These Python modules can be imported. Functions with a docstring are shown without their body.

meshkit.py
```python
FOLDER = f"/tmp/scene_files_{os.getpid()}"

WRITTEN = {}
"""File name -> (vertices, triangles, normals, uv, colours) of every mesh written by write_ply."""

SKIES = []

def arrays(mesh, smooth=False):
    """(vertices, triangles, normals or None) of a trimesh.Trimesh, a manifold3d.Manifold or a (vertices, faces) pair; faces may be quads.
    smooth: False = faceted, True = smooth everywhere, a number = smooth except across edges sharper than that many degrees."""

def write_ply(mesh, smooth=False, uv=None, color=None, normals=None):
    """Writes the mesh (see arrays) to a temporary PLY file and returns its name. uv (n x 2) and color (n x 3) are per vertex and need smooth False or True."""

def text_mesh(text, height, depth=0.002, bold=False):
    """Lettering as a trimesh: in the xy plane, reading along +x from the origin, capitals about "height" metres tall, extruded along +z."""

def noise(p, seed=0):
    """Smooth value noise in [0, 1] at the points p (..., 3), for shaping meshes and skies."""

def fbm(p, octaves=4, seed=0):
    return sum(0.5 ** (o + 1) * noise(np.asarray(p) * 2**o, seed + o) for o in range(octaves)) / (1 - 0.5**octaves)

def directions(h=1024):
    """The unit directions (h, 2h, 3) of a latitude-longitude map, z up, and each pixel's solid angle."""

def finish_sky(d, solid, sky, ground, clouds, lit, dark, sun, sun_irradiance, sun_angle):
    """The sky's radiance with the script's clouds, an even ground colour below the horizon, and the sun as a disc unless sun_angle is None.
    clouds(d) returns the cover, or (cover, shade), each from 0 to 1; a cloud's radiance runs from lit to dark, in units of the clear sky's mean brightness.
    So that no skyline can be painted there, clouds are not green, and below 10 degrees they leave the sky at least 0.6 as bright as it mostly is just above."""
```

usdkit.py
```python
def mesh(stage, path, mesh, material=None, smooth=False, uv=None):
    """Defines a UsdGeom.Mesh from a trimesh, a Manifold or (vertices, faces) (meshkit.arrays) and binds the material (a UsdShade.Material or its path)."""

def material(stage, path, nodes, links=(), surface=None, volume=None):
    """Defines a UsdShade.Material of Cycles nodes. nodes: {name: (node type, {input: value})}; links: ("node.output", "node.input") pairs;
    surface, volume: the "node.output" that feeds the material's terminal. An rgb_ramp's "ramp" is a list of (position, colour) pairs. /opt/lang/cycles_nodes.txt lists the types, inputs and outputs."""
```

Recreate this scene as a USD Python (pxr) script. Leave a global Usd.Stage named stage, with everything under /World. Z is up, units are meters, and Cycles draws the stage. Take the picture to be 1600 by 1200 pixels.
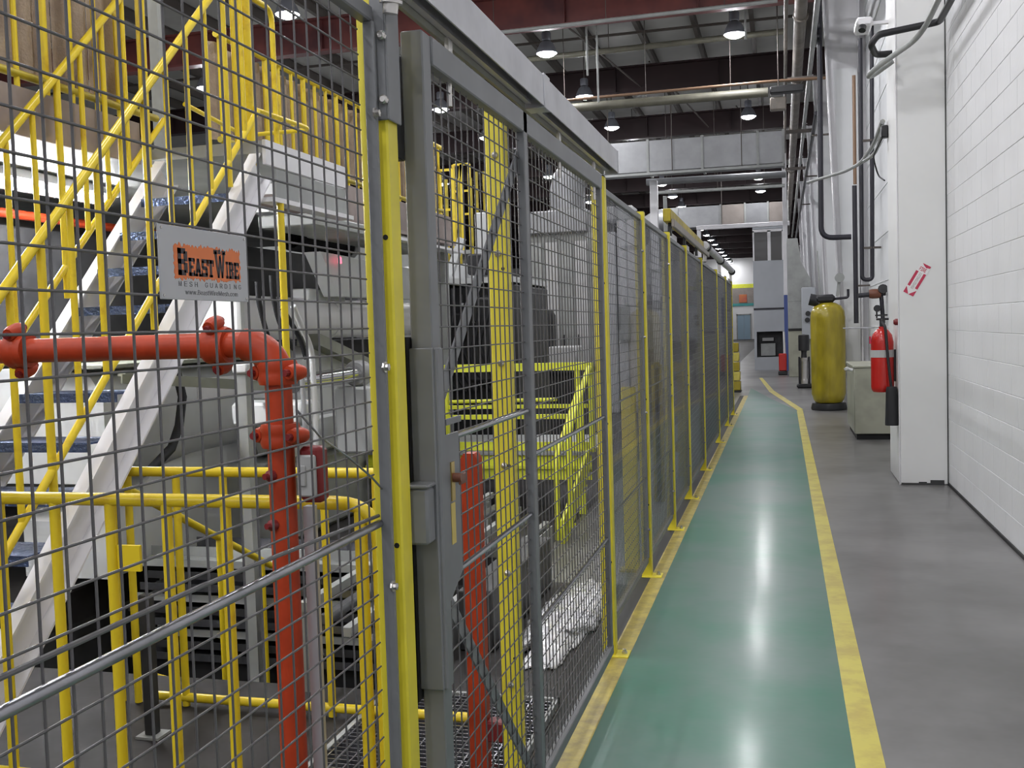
import math, random
import numpy as np
import trimesh
import usdkit, meshkit
from pxr import Usd, UsdGeom, UsdShade, Gf, Sdf, UsdLux
from shapely.geometry import Polygon

stage = Usd.Stage.CreateInMemory()
UsdGeom.SetStageUpAxis(stage, UsdGeom.Tokens.z)
UsdGeom.SetStageMetersPerUnit(stage, 1.0)
UsdGeom.Xform.Define(stage, '/World')
stage.SetDefaultPrim(stage.GetPrimAtPath('/World'))
rng = random.Random(7)

# ------------------------------------------------------------------ camera, light, exposure
FPX, EYE = 1590.0, np.array([0.0, 0.0, 1.55])          # focal length in pixels of a 1600 x 1200 frame
_y = np.array([422 / FPX, 98 / FPX, 1.0]); _y /= np.linalg.norm(_y)
_z = np.array([-.0305, 1.0, 0.0]); _z[2] = -(_y[0] * _z[0] + _y[1] * _z[1]) / _y[2]; _z /= np.linalg.norm(_z)
_x = -np.cross(_z, _y); _x = _x if _x[0] > 0 else -_x
RC = np.array([_x, _y, _z])                              # world = RC @ (right, up, forward)
cam = UsdGeom.Camera.Define(stage, '/World/camera')
cam.CreateHorizontalApertureAttr(36.0)
cam.CreateVerticalApertureAttr(27.0)
cam.CreateFocalLengthAttr(36.0 * FPX / 1600)
cam.CreateClippingRangeAttr((0.05, 500.0))
r_, u_, f_ = RC[:, 0], RC[:, 1], RC[:, 2]
cam.AddTransformOp().Set(Gf.Matrix4d(*r_, 0, *u_, 0, *(-f_), 0, *EYE, 1))
EXPOSURE = 1.7
cam.CreateExposureAttr(EXPOSURE)
LAMP_STRENGTH, TUBE_STRENGTH = 62.0, 42.0                # emission of the high-bay lenses and of the fluorescent tubes
dome = UsdLux.DomeLight.Define(stage, '/World/sky_light')  # faint daylight outside the closed hall
dome.CreateIntensityAttr(0.05)
dome.CreateColorAttr(Gf.Vec3f(.9, .95, 1))


def P(px, py, x=None, y=None, z=None):
    """the point of the plane x=, y= or z= seen at that pixel of the photograph: used to read off real positions"""
    d = RC @ np.array([(px - 800) / FPX, -(py - 600) / FPX, 1.0])
    k = x / d[0] if x is not None else (y / d[1] if y is not None else (z - EYE[2]) / d[2])
    return EYE + k * d


# ------------------------------------------------------------------ materials
LOOKS = {}
UsdGeom.Scope.Define(stage, '/World/Looks')


def M(name, col, rough=.5, metal=0., var=0., scale=3., bump=0., bscale=60., col2=None, spec=.5, detail=4, stretch=None, coat=0., lo=.35, hi=.65):
    nodes = {'p': ('principled_bsdf', {'base_color': tuple(col), 'roughness': rough, 'metallic': metal, 'specular_ior_level': spec, 'coat_weight': coat, 'coat_roughness': .14})}
    links = []
    if var or col2 is not None or bump:
        nodes['tc'] = ('texture_coordinate', {})
        src = 'tc.object'
        if stretch:
            nodes['mp'] = ('mapping', {'scale': stretch})
            links.append(('tc.object', 'mp.vector')); src = 'mp.vector'
    if var or col2 is not None:
        c2 = col2 if col2 is not None else tuple(c * (1 - var) for c in col)
        c1 = col if col2 is not None else tuple(min(1, c * (1 + var * .6)) for c in col)
        nodes['n'] = ('noise_texture', {'scale': scale, 'detail': detail, 'roughness': .6})
        nodes['r'] = ('rgb_ramp', {'ramp': [(lo, c2), (hi, c1)]})
        links += [(src, 'n.vector'), ('n.fac', 'r.fac'), ('r.color', 'p.base_color')]
    if bump:
        nodes['bn'] = ('noise_texture', {'scale': bscale, 'detail': 3})
        nodes['b'] = ('bump', {'strength': bump, 'distance': .01})
        links += [(src, 'bn.vector'), ('bn.fac', 'b.height'), ('b.normal', 'p.normal')]
    LOOKS[name] = usdkit.material(stage, '/World/Looks/' + name, nodes, links, surface='p.BSDF')
    return LOOKS[name]


def emit(name, col, strength):
    LOOKS[name] = usdkit.material(stage, '/World/Looks/' + name, {'e': ('emission', {'color': col, 'strength': strength})}, [], surface='e.emission')


M('wall_paint', (.77, .77, .78), .55, var=.04, scale=1.2, bump=.12, bscale=35)
M('wall_far_paint', (.74, .75, .76), .6, var=.08, scale=.6)
M('back_wall_paint', (.85, .85, .85), .6)
M('pillar_paint', (.78, .78, .77), .5, var=.03, scale=1.5, bump=.05, bscale=20)
M('scuff', (.05, .05, .05), .7)
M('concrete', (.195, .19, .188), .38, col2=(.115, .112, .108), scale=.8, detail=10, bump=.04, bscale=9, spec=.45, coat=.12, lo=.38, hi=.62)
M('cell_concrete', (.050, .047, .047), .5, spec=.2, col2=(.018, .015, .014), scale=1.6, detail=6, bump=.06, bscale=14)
M('pit_concrete', (.05, .05, .05), .7, var=.4, scale=3)
M('green_epoxy', (.036, .165, .108), .36, col2=(.098, .178, .150), scale=.9, detail=10, bump=.05, bscale=16, coat=.22, spec=.28, lo=.40, hi=.62)
M('line_yellow', (.62, .54, .10), .33, col2=(.50, .40, .085), scale=5, detail=6, bump=.04, bscale=30, lo=.38, hi=.55)
M('line_yellow_worn', (.50, .40, .075), .42, col2=(.27, .21, .06), scale=9, detail=7, bump=.1, bscale=50)
M('yellow', (.80, .68, .045), .38, var=.1, scale=4)
M('yellow_rail', (.80, .60, .022), .32, col2=(.62, .40, .015), scale=7, detail=6, lo=.28, hi=.42)
M('yellow_lime', (.78, .80, .05), .4, var=.08, scale=5)
M('yellow_dirty', (.46, .36, .02), .45, var=.35, scale=5)
M('frame_grey', (.185, .19, .20), .42, var=.08, scale=8)
M('wire_grey', (.135, .13, .134), .38, metal=.25)
M('bar_steel', (.34, .34, .37), .22, metal=.85, var=.2, scale=9)
M('galvanised', (.54, .54, .57), .36, metal=.55, var=.12, scale=5)
M('zinc', (.62, .60, .58), .25, metal=.9)
M('dark_slot', (.012, .012, .012), .6)
M('black_paint', (.02, .02, .022), .4)
M('black_rubber', (.017, .017, .02), .6)
M('navy_pipe', (.022, .021, .03), .42)
M('red_pipe_paint', (.44, .048, .014), .42, spec=.3, var=.25, scale=6, bump=.03, bscale=70)
M('red_dark', (.20, .016, .018), .4, var=.15, scale=6)
M('red_ext', (.52, .018, .014), .25, coat=.4)
M('white_machine', (.62, .63, .63), .38, var=.07, scale=2)
M('white_steel', (.76, .75, .77), .35, var=.04, scale=4)
M('machine_grey', (.33, .34, .33), .45, var=.15, scale=3)
M('machine_green_grey', (.25, .255, .21), .5, var=.15, scale=3)
M('chrome', (.72, .72, .74), .08, metal=1.)
M('cap_grey', (.36, .36, .36), .4)
M('tread_blue', (.10, .14, .27), .28, metal=.6, bump=.8, bscale=70)
M('tan_screen', (.43, .34, .25), .55, col2=(.27, .20, .155), scale=4, detail=5, bump=.5, bscale=90)
M('screen_plate', (.30, .245, .225), .55, var=.25, scale=3)
M('duct_steel', (.30, .305, .315), .42, metal=.3, var=.1, scale=2.5)
M('duct_tan', (.30, .265, .24), .45, metal=.2, var=.1, scale=2.5)
M('deck_steel', (.50, .495, .47), .5, var=.12, scale=.8)
M('girder_maroon', (.022, .0075, .009), .55, var=.2, scale=1.5)
M('girder_red', (.20, .05, .04), .5, col2=(.07, .018, .022), scale=.9)
M('olive_pipe', (.13, .125, .095), .5, var=.2)
M('purlin_dark', (.10, .085, .075), .55)
M('cell_dark', (.035, .035, .037), .5, var=.4, scale=4)
M('tank_yellow', (.44, .35, .02), .28, col2=(.27, .21, .014), scale=2.2, detail=5, coat=.3, stretch=(1.5, 1.5, .45))
M('beige_cabinet', (.36, .36, .285), .45, col2=(.25, .25, .20), scale=2, lo=.25, hi=.5)
M('light_cabinet', (.48, .48, .48), .45, var=.06)
M('booth_grey', (.42, .44, .47), .5, var=.08, scale=1)
M('booth_glass', (.045, .042, .042), .25)
M('blue_paint', (.065, .10, .30), .45)
M('teal_paint', (.07, .36, .36), .5)
M('door_blue', (.30, .42, .52), .5)
M('orange_paint', (.72, .30, .05), .55, col2=(.52, .1, .1), scale=.5)
M('sign_plate', (.50, .50, .52), .5)
M('sign_orange', (.78, .20, .055), .5)
M('sign_black', (.045, .03, .035), .5)
M('sign_grey_text', (.15, .15, .155), .5)
M('arrow_red', (.52, .035, .085), .45)
M('arrow_white', (.80, .78, .78), .45)
M('arrow_text', (.42, .38, .38), .5)
M('copper', (.24, .15, .095), .4, metal=.3)
M('brass', (.62, .46, .16), .3, metal=.9)
M('brown_key', (.16, .055, .03), .45)
M('label_yellow', (.62, .48, .13), .5)
M('pipe_brown', (.20, .175, .15), .5, var=.3, scale=3)
M('plastic_wrap', (.75, .75, .77), .12, coat=.6, bump=.9, bscale=22)
M('white_pipe', (.70, .70, .70), .45)
M('strobe_face', (.40, .40, .40), .4)
M('lamp_shell', (.25, .26, .30), .35, metal=.5)
emit('lamp_glow', (.965, .965, 1.), LAMP_STRENGTH)
emit('tube_glow', (.97, .98, 1.), TUBE_STRENGTH)
emit('red_led', (1., .12, .18), .9)
LOOKS['clear_sheet'] = usdkit.material(stage, '/World/Looks/clear_sheet', {
    't': ('transparent_bsdf', {'color': (.86, .87, .88)}), 'g': ('glossy_bsdf', {'color': (.9, .9, .92), 'roughness': .015}),
    'd': ('diffuse_bsdf', {'color': (.42, .42, .44)}), 'f': ('fresnel', {'IOR': 1.5}), 'ff': ('math', {'math_type': 'multiply', 'value2': .13}), 'm0': ('mix_closure', {'fac': .08}), 'm': ('mix_closure', {})},
    [('t.BSDF', 'm0.closure1'), ('d.BSDF', 'm0.closure2'), ('f.fac', 'ff.value1'), ('ff.value', 'm.fac'), ('m0.closure', 'm.closure1'), ('g.BSDF', 'm.closure2')], surface='m.closure')


# ------------------------------------------------------------------ mesh helpers
class MB:
    """collects shapes; becomes ONE mesh"""
    def __init__(s): s.v, s.f, s.n = [], [], 0

    def add(s, v, f):
        v, f = np.asarray(v, float), np.asarray(f, int)
        s.v.append(v); s.f.append(f + s.n); s.n += len(v); return s

    def tm(s, m): return s.add(m.vertices, m.faces)

    def box(s, a, b, bev=0.):
        a, b = np.minimum(a, b).astype(float), np.maximum(a, b).astype(float)
        bev = min(bev, *(0.45 * (b - a)))
        if bev <= 1e-6:
            v = [[(a, b)[i][0], (a, b)[j][1], (a, b)[k][2]] for i in (0, 1) for j in (0, 1) for k in (0, 1)]
            f = [[0, 1, 3], [0, 3, 2], [4, 6, 7], [4, 7, 5], [0, 4, 5], [0, 5, 1], [2, 3, 7], [2, 7, 6], [0, 2, 6], [0, 6, 4], [1, 5, 7], [1, 7, 3]]
            return s.add(v, f)
        pts = []
        for i in (0, 1):
            for j in (0, 1):
                for k in (0, 1):
                    c = np.array([(a, b)[i][0], (a, b)[j][1], (a, b)[k][2]])
                    sg = np.array([1 - 2 * i, 1 - 2 * j, 1 - 2 * k]) * bev
                    for ax in range(3):
                        q = c + sg; q[ax] = c[ax]; pts.append(q)
        return s.tm(trimesh.convex.convex_hull(np.array(pts)))

    def bar(s, p0, p1, w, h, up=(0, 0, 1)):
        """a straight bar, w wide (sideways), h high (along up)"""
        p0, p1 = np.asarray(p0, float), np.asarray(p1, float)
        d = p1 - p0; d /= np.linalg.norm(d)
        up = np.asarray(up, float)
        if abs(d @ up) > .98: up = np.array([1., 0, 0])
        sd = np.cross(d, up); sd /= np.linalg.norm(sd); u = np.cross(sd, d)
        c = [(-1, -1), (1, -1), (1, 1), (-1, 1)]
        v = [p + sd * a * w / 2 + u * b * h / 2 for p in (p0, p1) for a, b in c]
        f = [[0, 3, 2], [0, 2, 1], [4, 5, 6], [4, 6, 7]] + [q for i in range(4) for q in ([i, (i + 1) % 4, 4 + (i + 1) % 4], [i, 4 + (i + 1) % 4, 4 + i])]
        return s.add(v, f)

    def tube(s, pts, r, n=10, caps=True):
        pts = [np.asarray(p, float) for p in pts]
        k = len(pts); rr = [r] * k if np.isscalar(r) else list(r)
        T = []
        for i in range(k):
            t = pts[min(i + 1, k - 1)] - pts[max(i - 1, 0)]; T.append(t / np.linalg.norm(t))
        a = np.array([0, 0, 1.]) if abs(T[0][2]) < .9 else np.array([1., 0, 0])
        N = np.cross(T[0], a); N /= np.linalg.norm(N)
        V = []
        for i in range(k):
            N = N - T[i] * (N @ T[i]); N /= np.linalg.norm(N); B = np.cross(T[i], N)
            for j in range(n):
                t = 2 * math.pi * j / n; V.append(pts[i] + rr[i] * (math.cos(t) * N + math.sin(t) * B))
        F = []
        for i in range(k - 1):
            for j in range(n):
                a_, b_ = i * n + j, i * n + (j + 1) % n
                F += [[a_, b_, b_ + n], [a_, b_ + n, a_ + n]]
        if caps:
            V += [pts[0], pts[-1]]; c0, c1 = len(V) - 2, len(V) - 1
            for j in range(n):
                F += [[c0, (j + 1) % n, j], [c1, (k - 1) * n + j, (k - 1) * n + (j + 1) % n]]
        return s.add(V, F)

    def lathe(s, prof, c=(0, 0, 0), n=20, axis=(0, 0, 1)):
        """prof: (radius, height) pairs turned about the axis through c"""
        ax = np.asarray(axis, float); ax /= np.linalg.norm(ax)
        a = np.array([1., 0, 0]) if abs(ax[0]) < .9 else np.array([0, 1., 0])
        N = np.cross(ax, a); N /= np.linalg.norm(N); B = np.cross(ax, N); c = np.asarray(c, float)
        V, F = [], []
        for r, h in prof:
            for j in range(n):
                t = 2 * math.pi * j / n; V.append(c + ax * h + max(r, 1e-5) * (math.cos(t) * N + math.sin(t) * B))
        for i in range(len(prof) - 1):
            for j in range(n):
                a_, b_ = i * n + j, i * n + (j + 1) % n
                F += [[a_, b_, b_ + n], [a_, b_ + n, a_ + n]]
        return s.add(V, F)

    def cyl(s, p0, p1, r, n=16): return s.tube([p0, p1], r, n)

    def prism(s, poly, d0, d1, axis='x'):
        """a polygon pushed from d0 to d1 along the axis; its 2-D coordinates are the other two axes in order (x: y,z; y: x,z; z: x,y)"""
        m = trimesh.creation.extrude_polygon(Polygon(poly) if not hasattr(poly, 'exterior') else poly, d1 - d0, engine='earcut')
        v = np.array(m.vertices); a, b, h = v[:, 0], v[:, 1], v[:, 2] + d0
        f = np.array(m.faces)
        o = {'x': np.c_[h, a, b], 'y': np.c_[a, h, b], 'z': np.c_[a, b, h]}[axis]
        return s.add(o, f[:, ::-1] if axis == 'y' else f)

    def arrays(s): return np.vstack(s.v), np.vstack(s.f)


def fillet(pts, r, n=6):
    """rounds the corners of a polyline"""
    pts = [np.asarray(p, float) for p in pts]; out = [pts[0]]
    for i in range(1, len(pts) - 1):
        a, b, c = pts[i - 1], pts[i], pts[i + 1]
        d0, d1 = (a - b), (c - b); l0, l1 = np.linalg.norm(d0), np.linalg.norm(d1); q = min(r, .45 * l0, .45 * l1)
        p0, p1 = b + d0 / l0 * q, b + d1 / l1 * q
        for k in range(n + 1):
            t = k / n; out.append((1 - t) ** 2 * p0 + 2 * t * (1 - t) * b + t * t * p1)
    out.append(pts[-1]); return out


USED = {}


def numbered(parent, name):
    k = USED.get((parent, name), 0); USED[(parent, name)] = k + 1
    return name if k == 0 else f'{name}_{k:03d}'


def keys(prim, **kw):
    for k, v in kw.items():
        if v: prim.SetCustomDataByKey(k, v)


LOC = {}


def thing(name, label=None, cat=None, loc=(0, 0, 0), group=None, kind=None):
    path = '/World/' + numbered('/World', name)
    x = UsdGeom.Xform.Define(stage, path); x.AddTranslateOp().Set(Gf.Vec3d(*map(float, loc)))
    LOC[path] = np.asarray(loc, float)
    keys(x.GetPrim(), label=label, category=cat, group=group, kind=kind)
    return path


def part(parent, name, mb, mat, smooth=40, label=None, kind=None):
    """one mesh, given in world coordinates, under a thing or a part"""
    path = parent + '/' + numbered(parent, name)
    loc = LOC[parent]
    LOC[path] = loc
    v, f = mb.arrays() if isinstance(mb, MB) else mb
    m = usdkit.mesh(stage, path, (v - loc, f), LOOKS[mat], smooth=smooth)
    keys(m.GetPrim(), label=label, kind=kind)
    return path


def solo(name, mb, mat, label=None, cat=None, loc=(0, 0, 0), group=None, kind=None, smooth=40):
    """a thing that is one mesh"""
    path = '/World/' + numbered('/World', name)
    v, f = mb.arrays()
    m = usdkit.mesh(stage, path, (v - np.asarray(loc, float), f), LOOKS[mat], smooth=smooth)
    UsdGeom.Xformable(m).AddTranslateOp().Set(Gf.Vec3d(*map(float, loc)))
    LOC[path] = np.asarray(loc, float)
    keys(m.GetPrim(), label=label, category=cat, group=group, kind=kind)
    return path


def dup(src, loc, label=None, group=None):
    was = stage.GetPrimAtPath(src).GetCustomData()
    base = src.split('/')[-1]
    path = '/World/' + numbered('/World', base)
    p = UsdGeom.Xform.Define(stage, path)
    p.GetPrim().GetReferences().AddInternalReference(src)
    UsdGeom.XformCommonAPI(p).SetTranslate(Gf.Vec3d(*map(float, loc)))
    p.GetPrim().SetInstanceable(True)
    keys(p.GetPrim(), label=label or was['label'], category=was['category'], group=group or was.get('group'))
    return path


def B(a, b, bev=0.): return MB().box(a, b, bev)
def T(pts, r, n=10): return MB().tube(pts, r, n)


XF = -0.83                        # the guard fence's plane
XW = 1.46                         # the right wall's face
Y0, Y1, XL, ZD = -15.0, 96.0, -24.0, 8.3   # the hall

# ------------------------------------------------------------------ THE SETTING
fl = thing('floor', kind='structure')
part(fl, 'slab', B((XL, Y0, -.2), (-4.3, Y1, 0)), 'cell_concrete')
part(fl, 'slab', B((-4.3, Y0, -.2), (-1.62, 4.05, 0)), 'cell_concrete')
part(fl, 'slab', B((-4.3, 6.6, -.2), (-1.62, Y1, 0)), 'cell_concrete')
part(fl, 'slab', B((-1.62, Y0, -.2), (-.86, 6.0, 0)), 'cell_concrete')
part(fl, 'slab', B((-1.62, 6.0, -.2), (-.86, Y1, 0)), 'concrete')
part(fl, 'slab', B((-.86, Y0, -.2), (3.2, Y1, 0)), 'concrete')
pit = thing('pit', kind='structure')
m = MB().box((-4.3, 4.05, -1.3), (-1.62, 6.6, -1.2)).box((-4.35, 4.05, -1.3), (-4.3, 6.6, -.2)).box((-1.62, 4.05, -1.3), (-1.57, 6.6, -.2)).box((-4.3, 4.0, -1.3), (-1.62, 4.05, -.2)).box((-4.3, 6.6, -1.3), (-1.62, 6.65, -.2))
part(pit, 'pit_wall', m, 'pit_concrete')
# painted walkway
wk = thing('painted_walkway', kind='structure')
part(wk, 'green_coat', MB().prism([(-.725, -3), (.225, -3), (.225, 18.2), (-.2, 20.8), (-.725, 24.5)], 0, .0018, 'z'), 'green_epoxy', label='green epoxy walkway')
part(wk, 'yellow_line', MB().prism([(.222, -3), (.322, -3), (.322, 18.25), (.24, 18.4), (.222, 18.1)], 0, .0024, 'z'), 'line_yellow', label='yellow edge line on the wall side')
part(wk, 'yellow_line', MB().prism([(.24, 18.2), (.335, 18.4), (-.20, 23.5), (-.55, 29), (-.64, 29), (-.30, 23.2)], 0, .0026, 'z'), 'line_yellow', label='bent far end of the yellow edge line')
part(wk, 'yellow_line', MB().prism([(-.805, -3), (-.718, -3), (-.718, 22), (-.805, 22)], 0, .0028, 'z'), 'line_yellow_worn', label='worn yellow line along the fence')

part(wk, 'dirt_seam', MB().prism([(-.885, -3), (-.806, -3), (-.806, 22), (-.885, 22)], 0, .0012, 'z'), 'scuff', label='dark dirty seam under the fence')
# right wall: painted blocks near the camera, plain beyond
wr = thing('wall_right', kind='structure')
part(wr, 'backing', B((XW + .0035, Y0, 0), (XW + .2, Y1, ZD)), 'wall_far_paint')
bw, bh = .406, .2032
blk = [MB(), MB()]
for r in range(23):
    off = 0 if r % 2 else bw / 2
    yy = 4.9 - off
    while yy < 10.0:
        a, b = yy + .001, min(yy + bw - .001, 10.02)
        if b - a > .05:
            pr = rng.uniform(-.0005, .0005)
            part(wr, 'block', B((XW - pr, a, r * bh + .0016), (XW + .02, b, (r + 1) * bh - .0016), .0022), 'wall_paint', smooth=False)
        yy += bw
part(wr, 'block_course', B((XW, Y0, 0), (XW + .02, 4.69, 4.67)), 'wall_paint')
part(wr, 'upper_wall', B((XW, Y0, 4.68), (XW + .02, 10.0, ZD)), 'wall_paint')
for k in range(12):
    z0 = .05 + k * .68
    part(wr, 'girt_line', B((XW - .004, 10.9, z0), (XW + .01, Y1, z0 + .012)), 'wall_far_paint')
wb = solo('wall_back', B((XL, Y1, 0), (XW + .2, Y1 + .2, ZD)), 'back_wall_paint', kind='structure')
solo('wall_front', B((XL, Y0 - .2, 0), (3.2, Y0, ZD)), 'wall_far_paint', kind='structure')
solo('wall_left', B((XL - .2, Y0, 0), (XL, Y1, ZD)), 'wall_far_paint', kind='structure')
trim = solo('trim_1', B((XW - .012, Y0, 0), (XW, 10.0, .022)), 'dark_slot', kind='structure')
# white pillar that juts out of the wall
pl = thing('pillar', kind='structure', loc=(1.25, 10.4, 0))
part(pl, 'shaft', B((1.035, 10.0, 0), (XW + .01, 10.85, ZD), .012), 'pillar_paint')
part(pl, 'corner_seam', B((XW - .012, 9.996, .0), (XW - .003, 10.0, 4.9)), 'scuff')
part(pl, 'base_scuff', MB().box((1.05, 9.998, .0), (1.42, 10.0, .018)).box((1.30, 9.998, .018), (1.42, 10.0, .045)).box((1.2, 9.998, .018), (1.27, 10.0, .028)), 'scuff')
part(pl, 'corner_bead', T([(1.037, 10.002, 0), (1.037, 10.002, 5.2)], .006, 6), 'white_steel')

# roof
ce = thing('ceiling', kind='structure')
k = 0
for y in np.arange(Y0, Y1, 6.0):
    part(ce, 'deck_panel', B((XL, y + .01, ZD), (XW + .2, y + 5.99, ZD + .06)), 'deck_steel')
for x in np.arange(-16.4, 1.4, 1.22):
    part(ce, 'purlin', MB().box((x - .04, Y0, ZD - .02), (x + .04, Y1, ZD)).box((x - .012, Y0, ZD - .22), (x + .012, Y1, ZD - .02)).box((x - .045, Y0, ZD - .24), (x + .045, Y1, ZD - .22)), 'purlin_dark')
for i, y in enumerate(np.arange(-11.1, Y1, 6.0)):
    m = MB().box((XL, y - .01, 7.18), (1.4, y + .01, 7.76)).box((XL, y - .13, 7.14), (1.4, y + .13, 7.18)).box((XL, y - .13, 7.76), (1.4, y + .13, 7.80))
    for x in np.arange(-16, 1.4, 2.44): m.box((x - .006, y - .12, 7.18), (x + .006, y + .12, 7.76))
    part(ce, 'girder', m, 'girder_red' if i == 5 else 'girder_maroon')
for y in (16.9, 21.4, 22.8, 27.2, 33.5, 39.5):
    part(ce, 'bridging', MB().bar((XL, y, ZD - .3), (1.3, y, ZD - .3), .05, .05), 'purlin_dark')
for (x0, y0, x1, y1) in ((-4.6, 19.0, -3.2, 24.9), (-3.0, 25.0, -2.0, 30.7), (-7.5, 19, -6, 24.9), (-1.2, 31, -.2, 37), (-4.0, 31, -5.0, 37), (-2.0, 49, -1.0, 55)):
    part(ce, 'rod_brace', T([(x0, y0, 7.9), (x1, y1, 7.3)], .022, 6), 'purlin_dark')
# tapered frame columns along the right wall
for i, y in enumerate((18.9, 24.9, 30.9, 36.9, 42.9, 48.9)):
    c = thing('wall_column', kind='structure', loc=(1.3, y, 0))
    xt, xb = (.76, 1.03)
    part(c, 'web', MB().prism([(xb + .02, 0), (XW, 0), (XW, 7.2), (xt + .02, 7.2)], y - .01, y + .01, 'y'), 'white_steel')
    part(c, 'flange', MB().prism([(xb, 0), (xb + .025, 0), (xt + .025, 7.2), (xt, 7.2)], y - .12, y + .12, 'y'), 'white_steel')
    part(c, 'flange', B((XW - .12, y - .12, 0), (XW - .09, y + .12, 7.2)), 'white_steel')
    part(c, 'cover', MB().prism([(xb + .07, .5), (1.33, .5), (1.33, 5.9), (xt + .17, 5.9)], y - .05, y - .02, 'y'), 'wall_far_paint')

# ------------------------------------------------------------------ high-bay lamps
def lamp_at(x, y, z=6.98):
    p = thing('high_bay_lamp', 'round high-bay lamp hanging in the row above the green walkway', 'lamp', (x, y, z), 'high-bay lamps above the walkway')
    part(p, 'reflector', MB().lathe([(.205, .0), (.21, .012), (.185, .09), (.13, .2), (.07, .25), (.0, .255)], (x, y, z), 20), 'lamp_shell')
    part(p, 'lens', MB().lathe([(.0, -.075), (.08, -.066), (.145, -.04), (.185, -.012), (.2, .004)], (x, y, z), 16), 'lamp_glow')
    part(p, 'ballast', MB().lathe([(0, .25), (.085, .25), (.095, .27), (.095, .40), (.08, .42), (0, .42)], (x, y, z), 14), 'lamp_shell')
    part(p, 'stem', T([(x, y, z + .42), (x, y, ZD - .01)], .012, 6), 'purlin_dark')
    return p


lamp0 = lamp_at(-.78, 0.0)
rows = {-.78: ('round high-bay lamp hanging in the row above the green walkway', 'high-bay lamps above the walkway'),
        -4.42: ('round high-bay lamp hanging in the middle row over the fenced cell', 'high-bay lamps of the middle row'),
        -8.0: ('round high-bay lamp hanging in the third row, seen through the gate mesh', 'high-bay lamps of the third row'),
        -12.0: ('round high-bay lamp hanging in the far left row beyond the machines', 'high-bay lamps of the far left row')}
for x, (lb, g) in rows.items():
    ordw = ['nearest', 'second', 'third', 'fourth', 'fifth', 'sixth', 'seventh', 'eighth', 'ninth', 'tenth', 'eleventh', 'twelfth']
    n_seen = 0
    for y in np.arange(-12, 96, 4.0):
        if x == -.78 and (y in (0, 24, 32) or y > 44): continue
        if x == -8.0 and y > 44: continue
        if x == -12.0 and y > 36: continue
        l2 = lb
        if y >= 20 and n_seen < 12:
            l2 = lb.replace('round high-bay lamp', f'round high-bay lamp, {ordw[n_seen]},'); n_seen += 1
        dup(lamp0, (x, y, 6.98), l2, g)
dup(lamp0, (-4.42, 94.7, 6.98), 'round high-bay lamp closest to the far end wall', 'high-bay lamps of the middle row')
# ------------------------------------------------------------------ THE GUARD FENCE
WR = .0020          # wire radius
PITCH = .0508


def wires(y0, y1, z0, z1, x=XF, zs=1.6120, ys=1.0262):
    m = MB()
    z = zs - math.floor((zs - z0) / PITCH) * PITCH
    while z < z1:
        m.tube([(x + .0017, y0, z), (x + .0017, y1, z)], WR, 6, False); z += PITCH
    y = ys - math.floor((ys - y0) / PITCH) * PITCH
    while y < y1:
        m.tube([(x - .0017, y, z0), (x - .0017, y, z1)], WR, 6, False); y += PITCH
    return m


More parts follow.
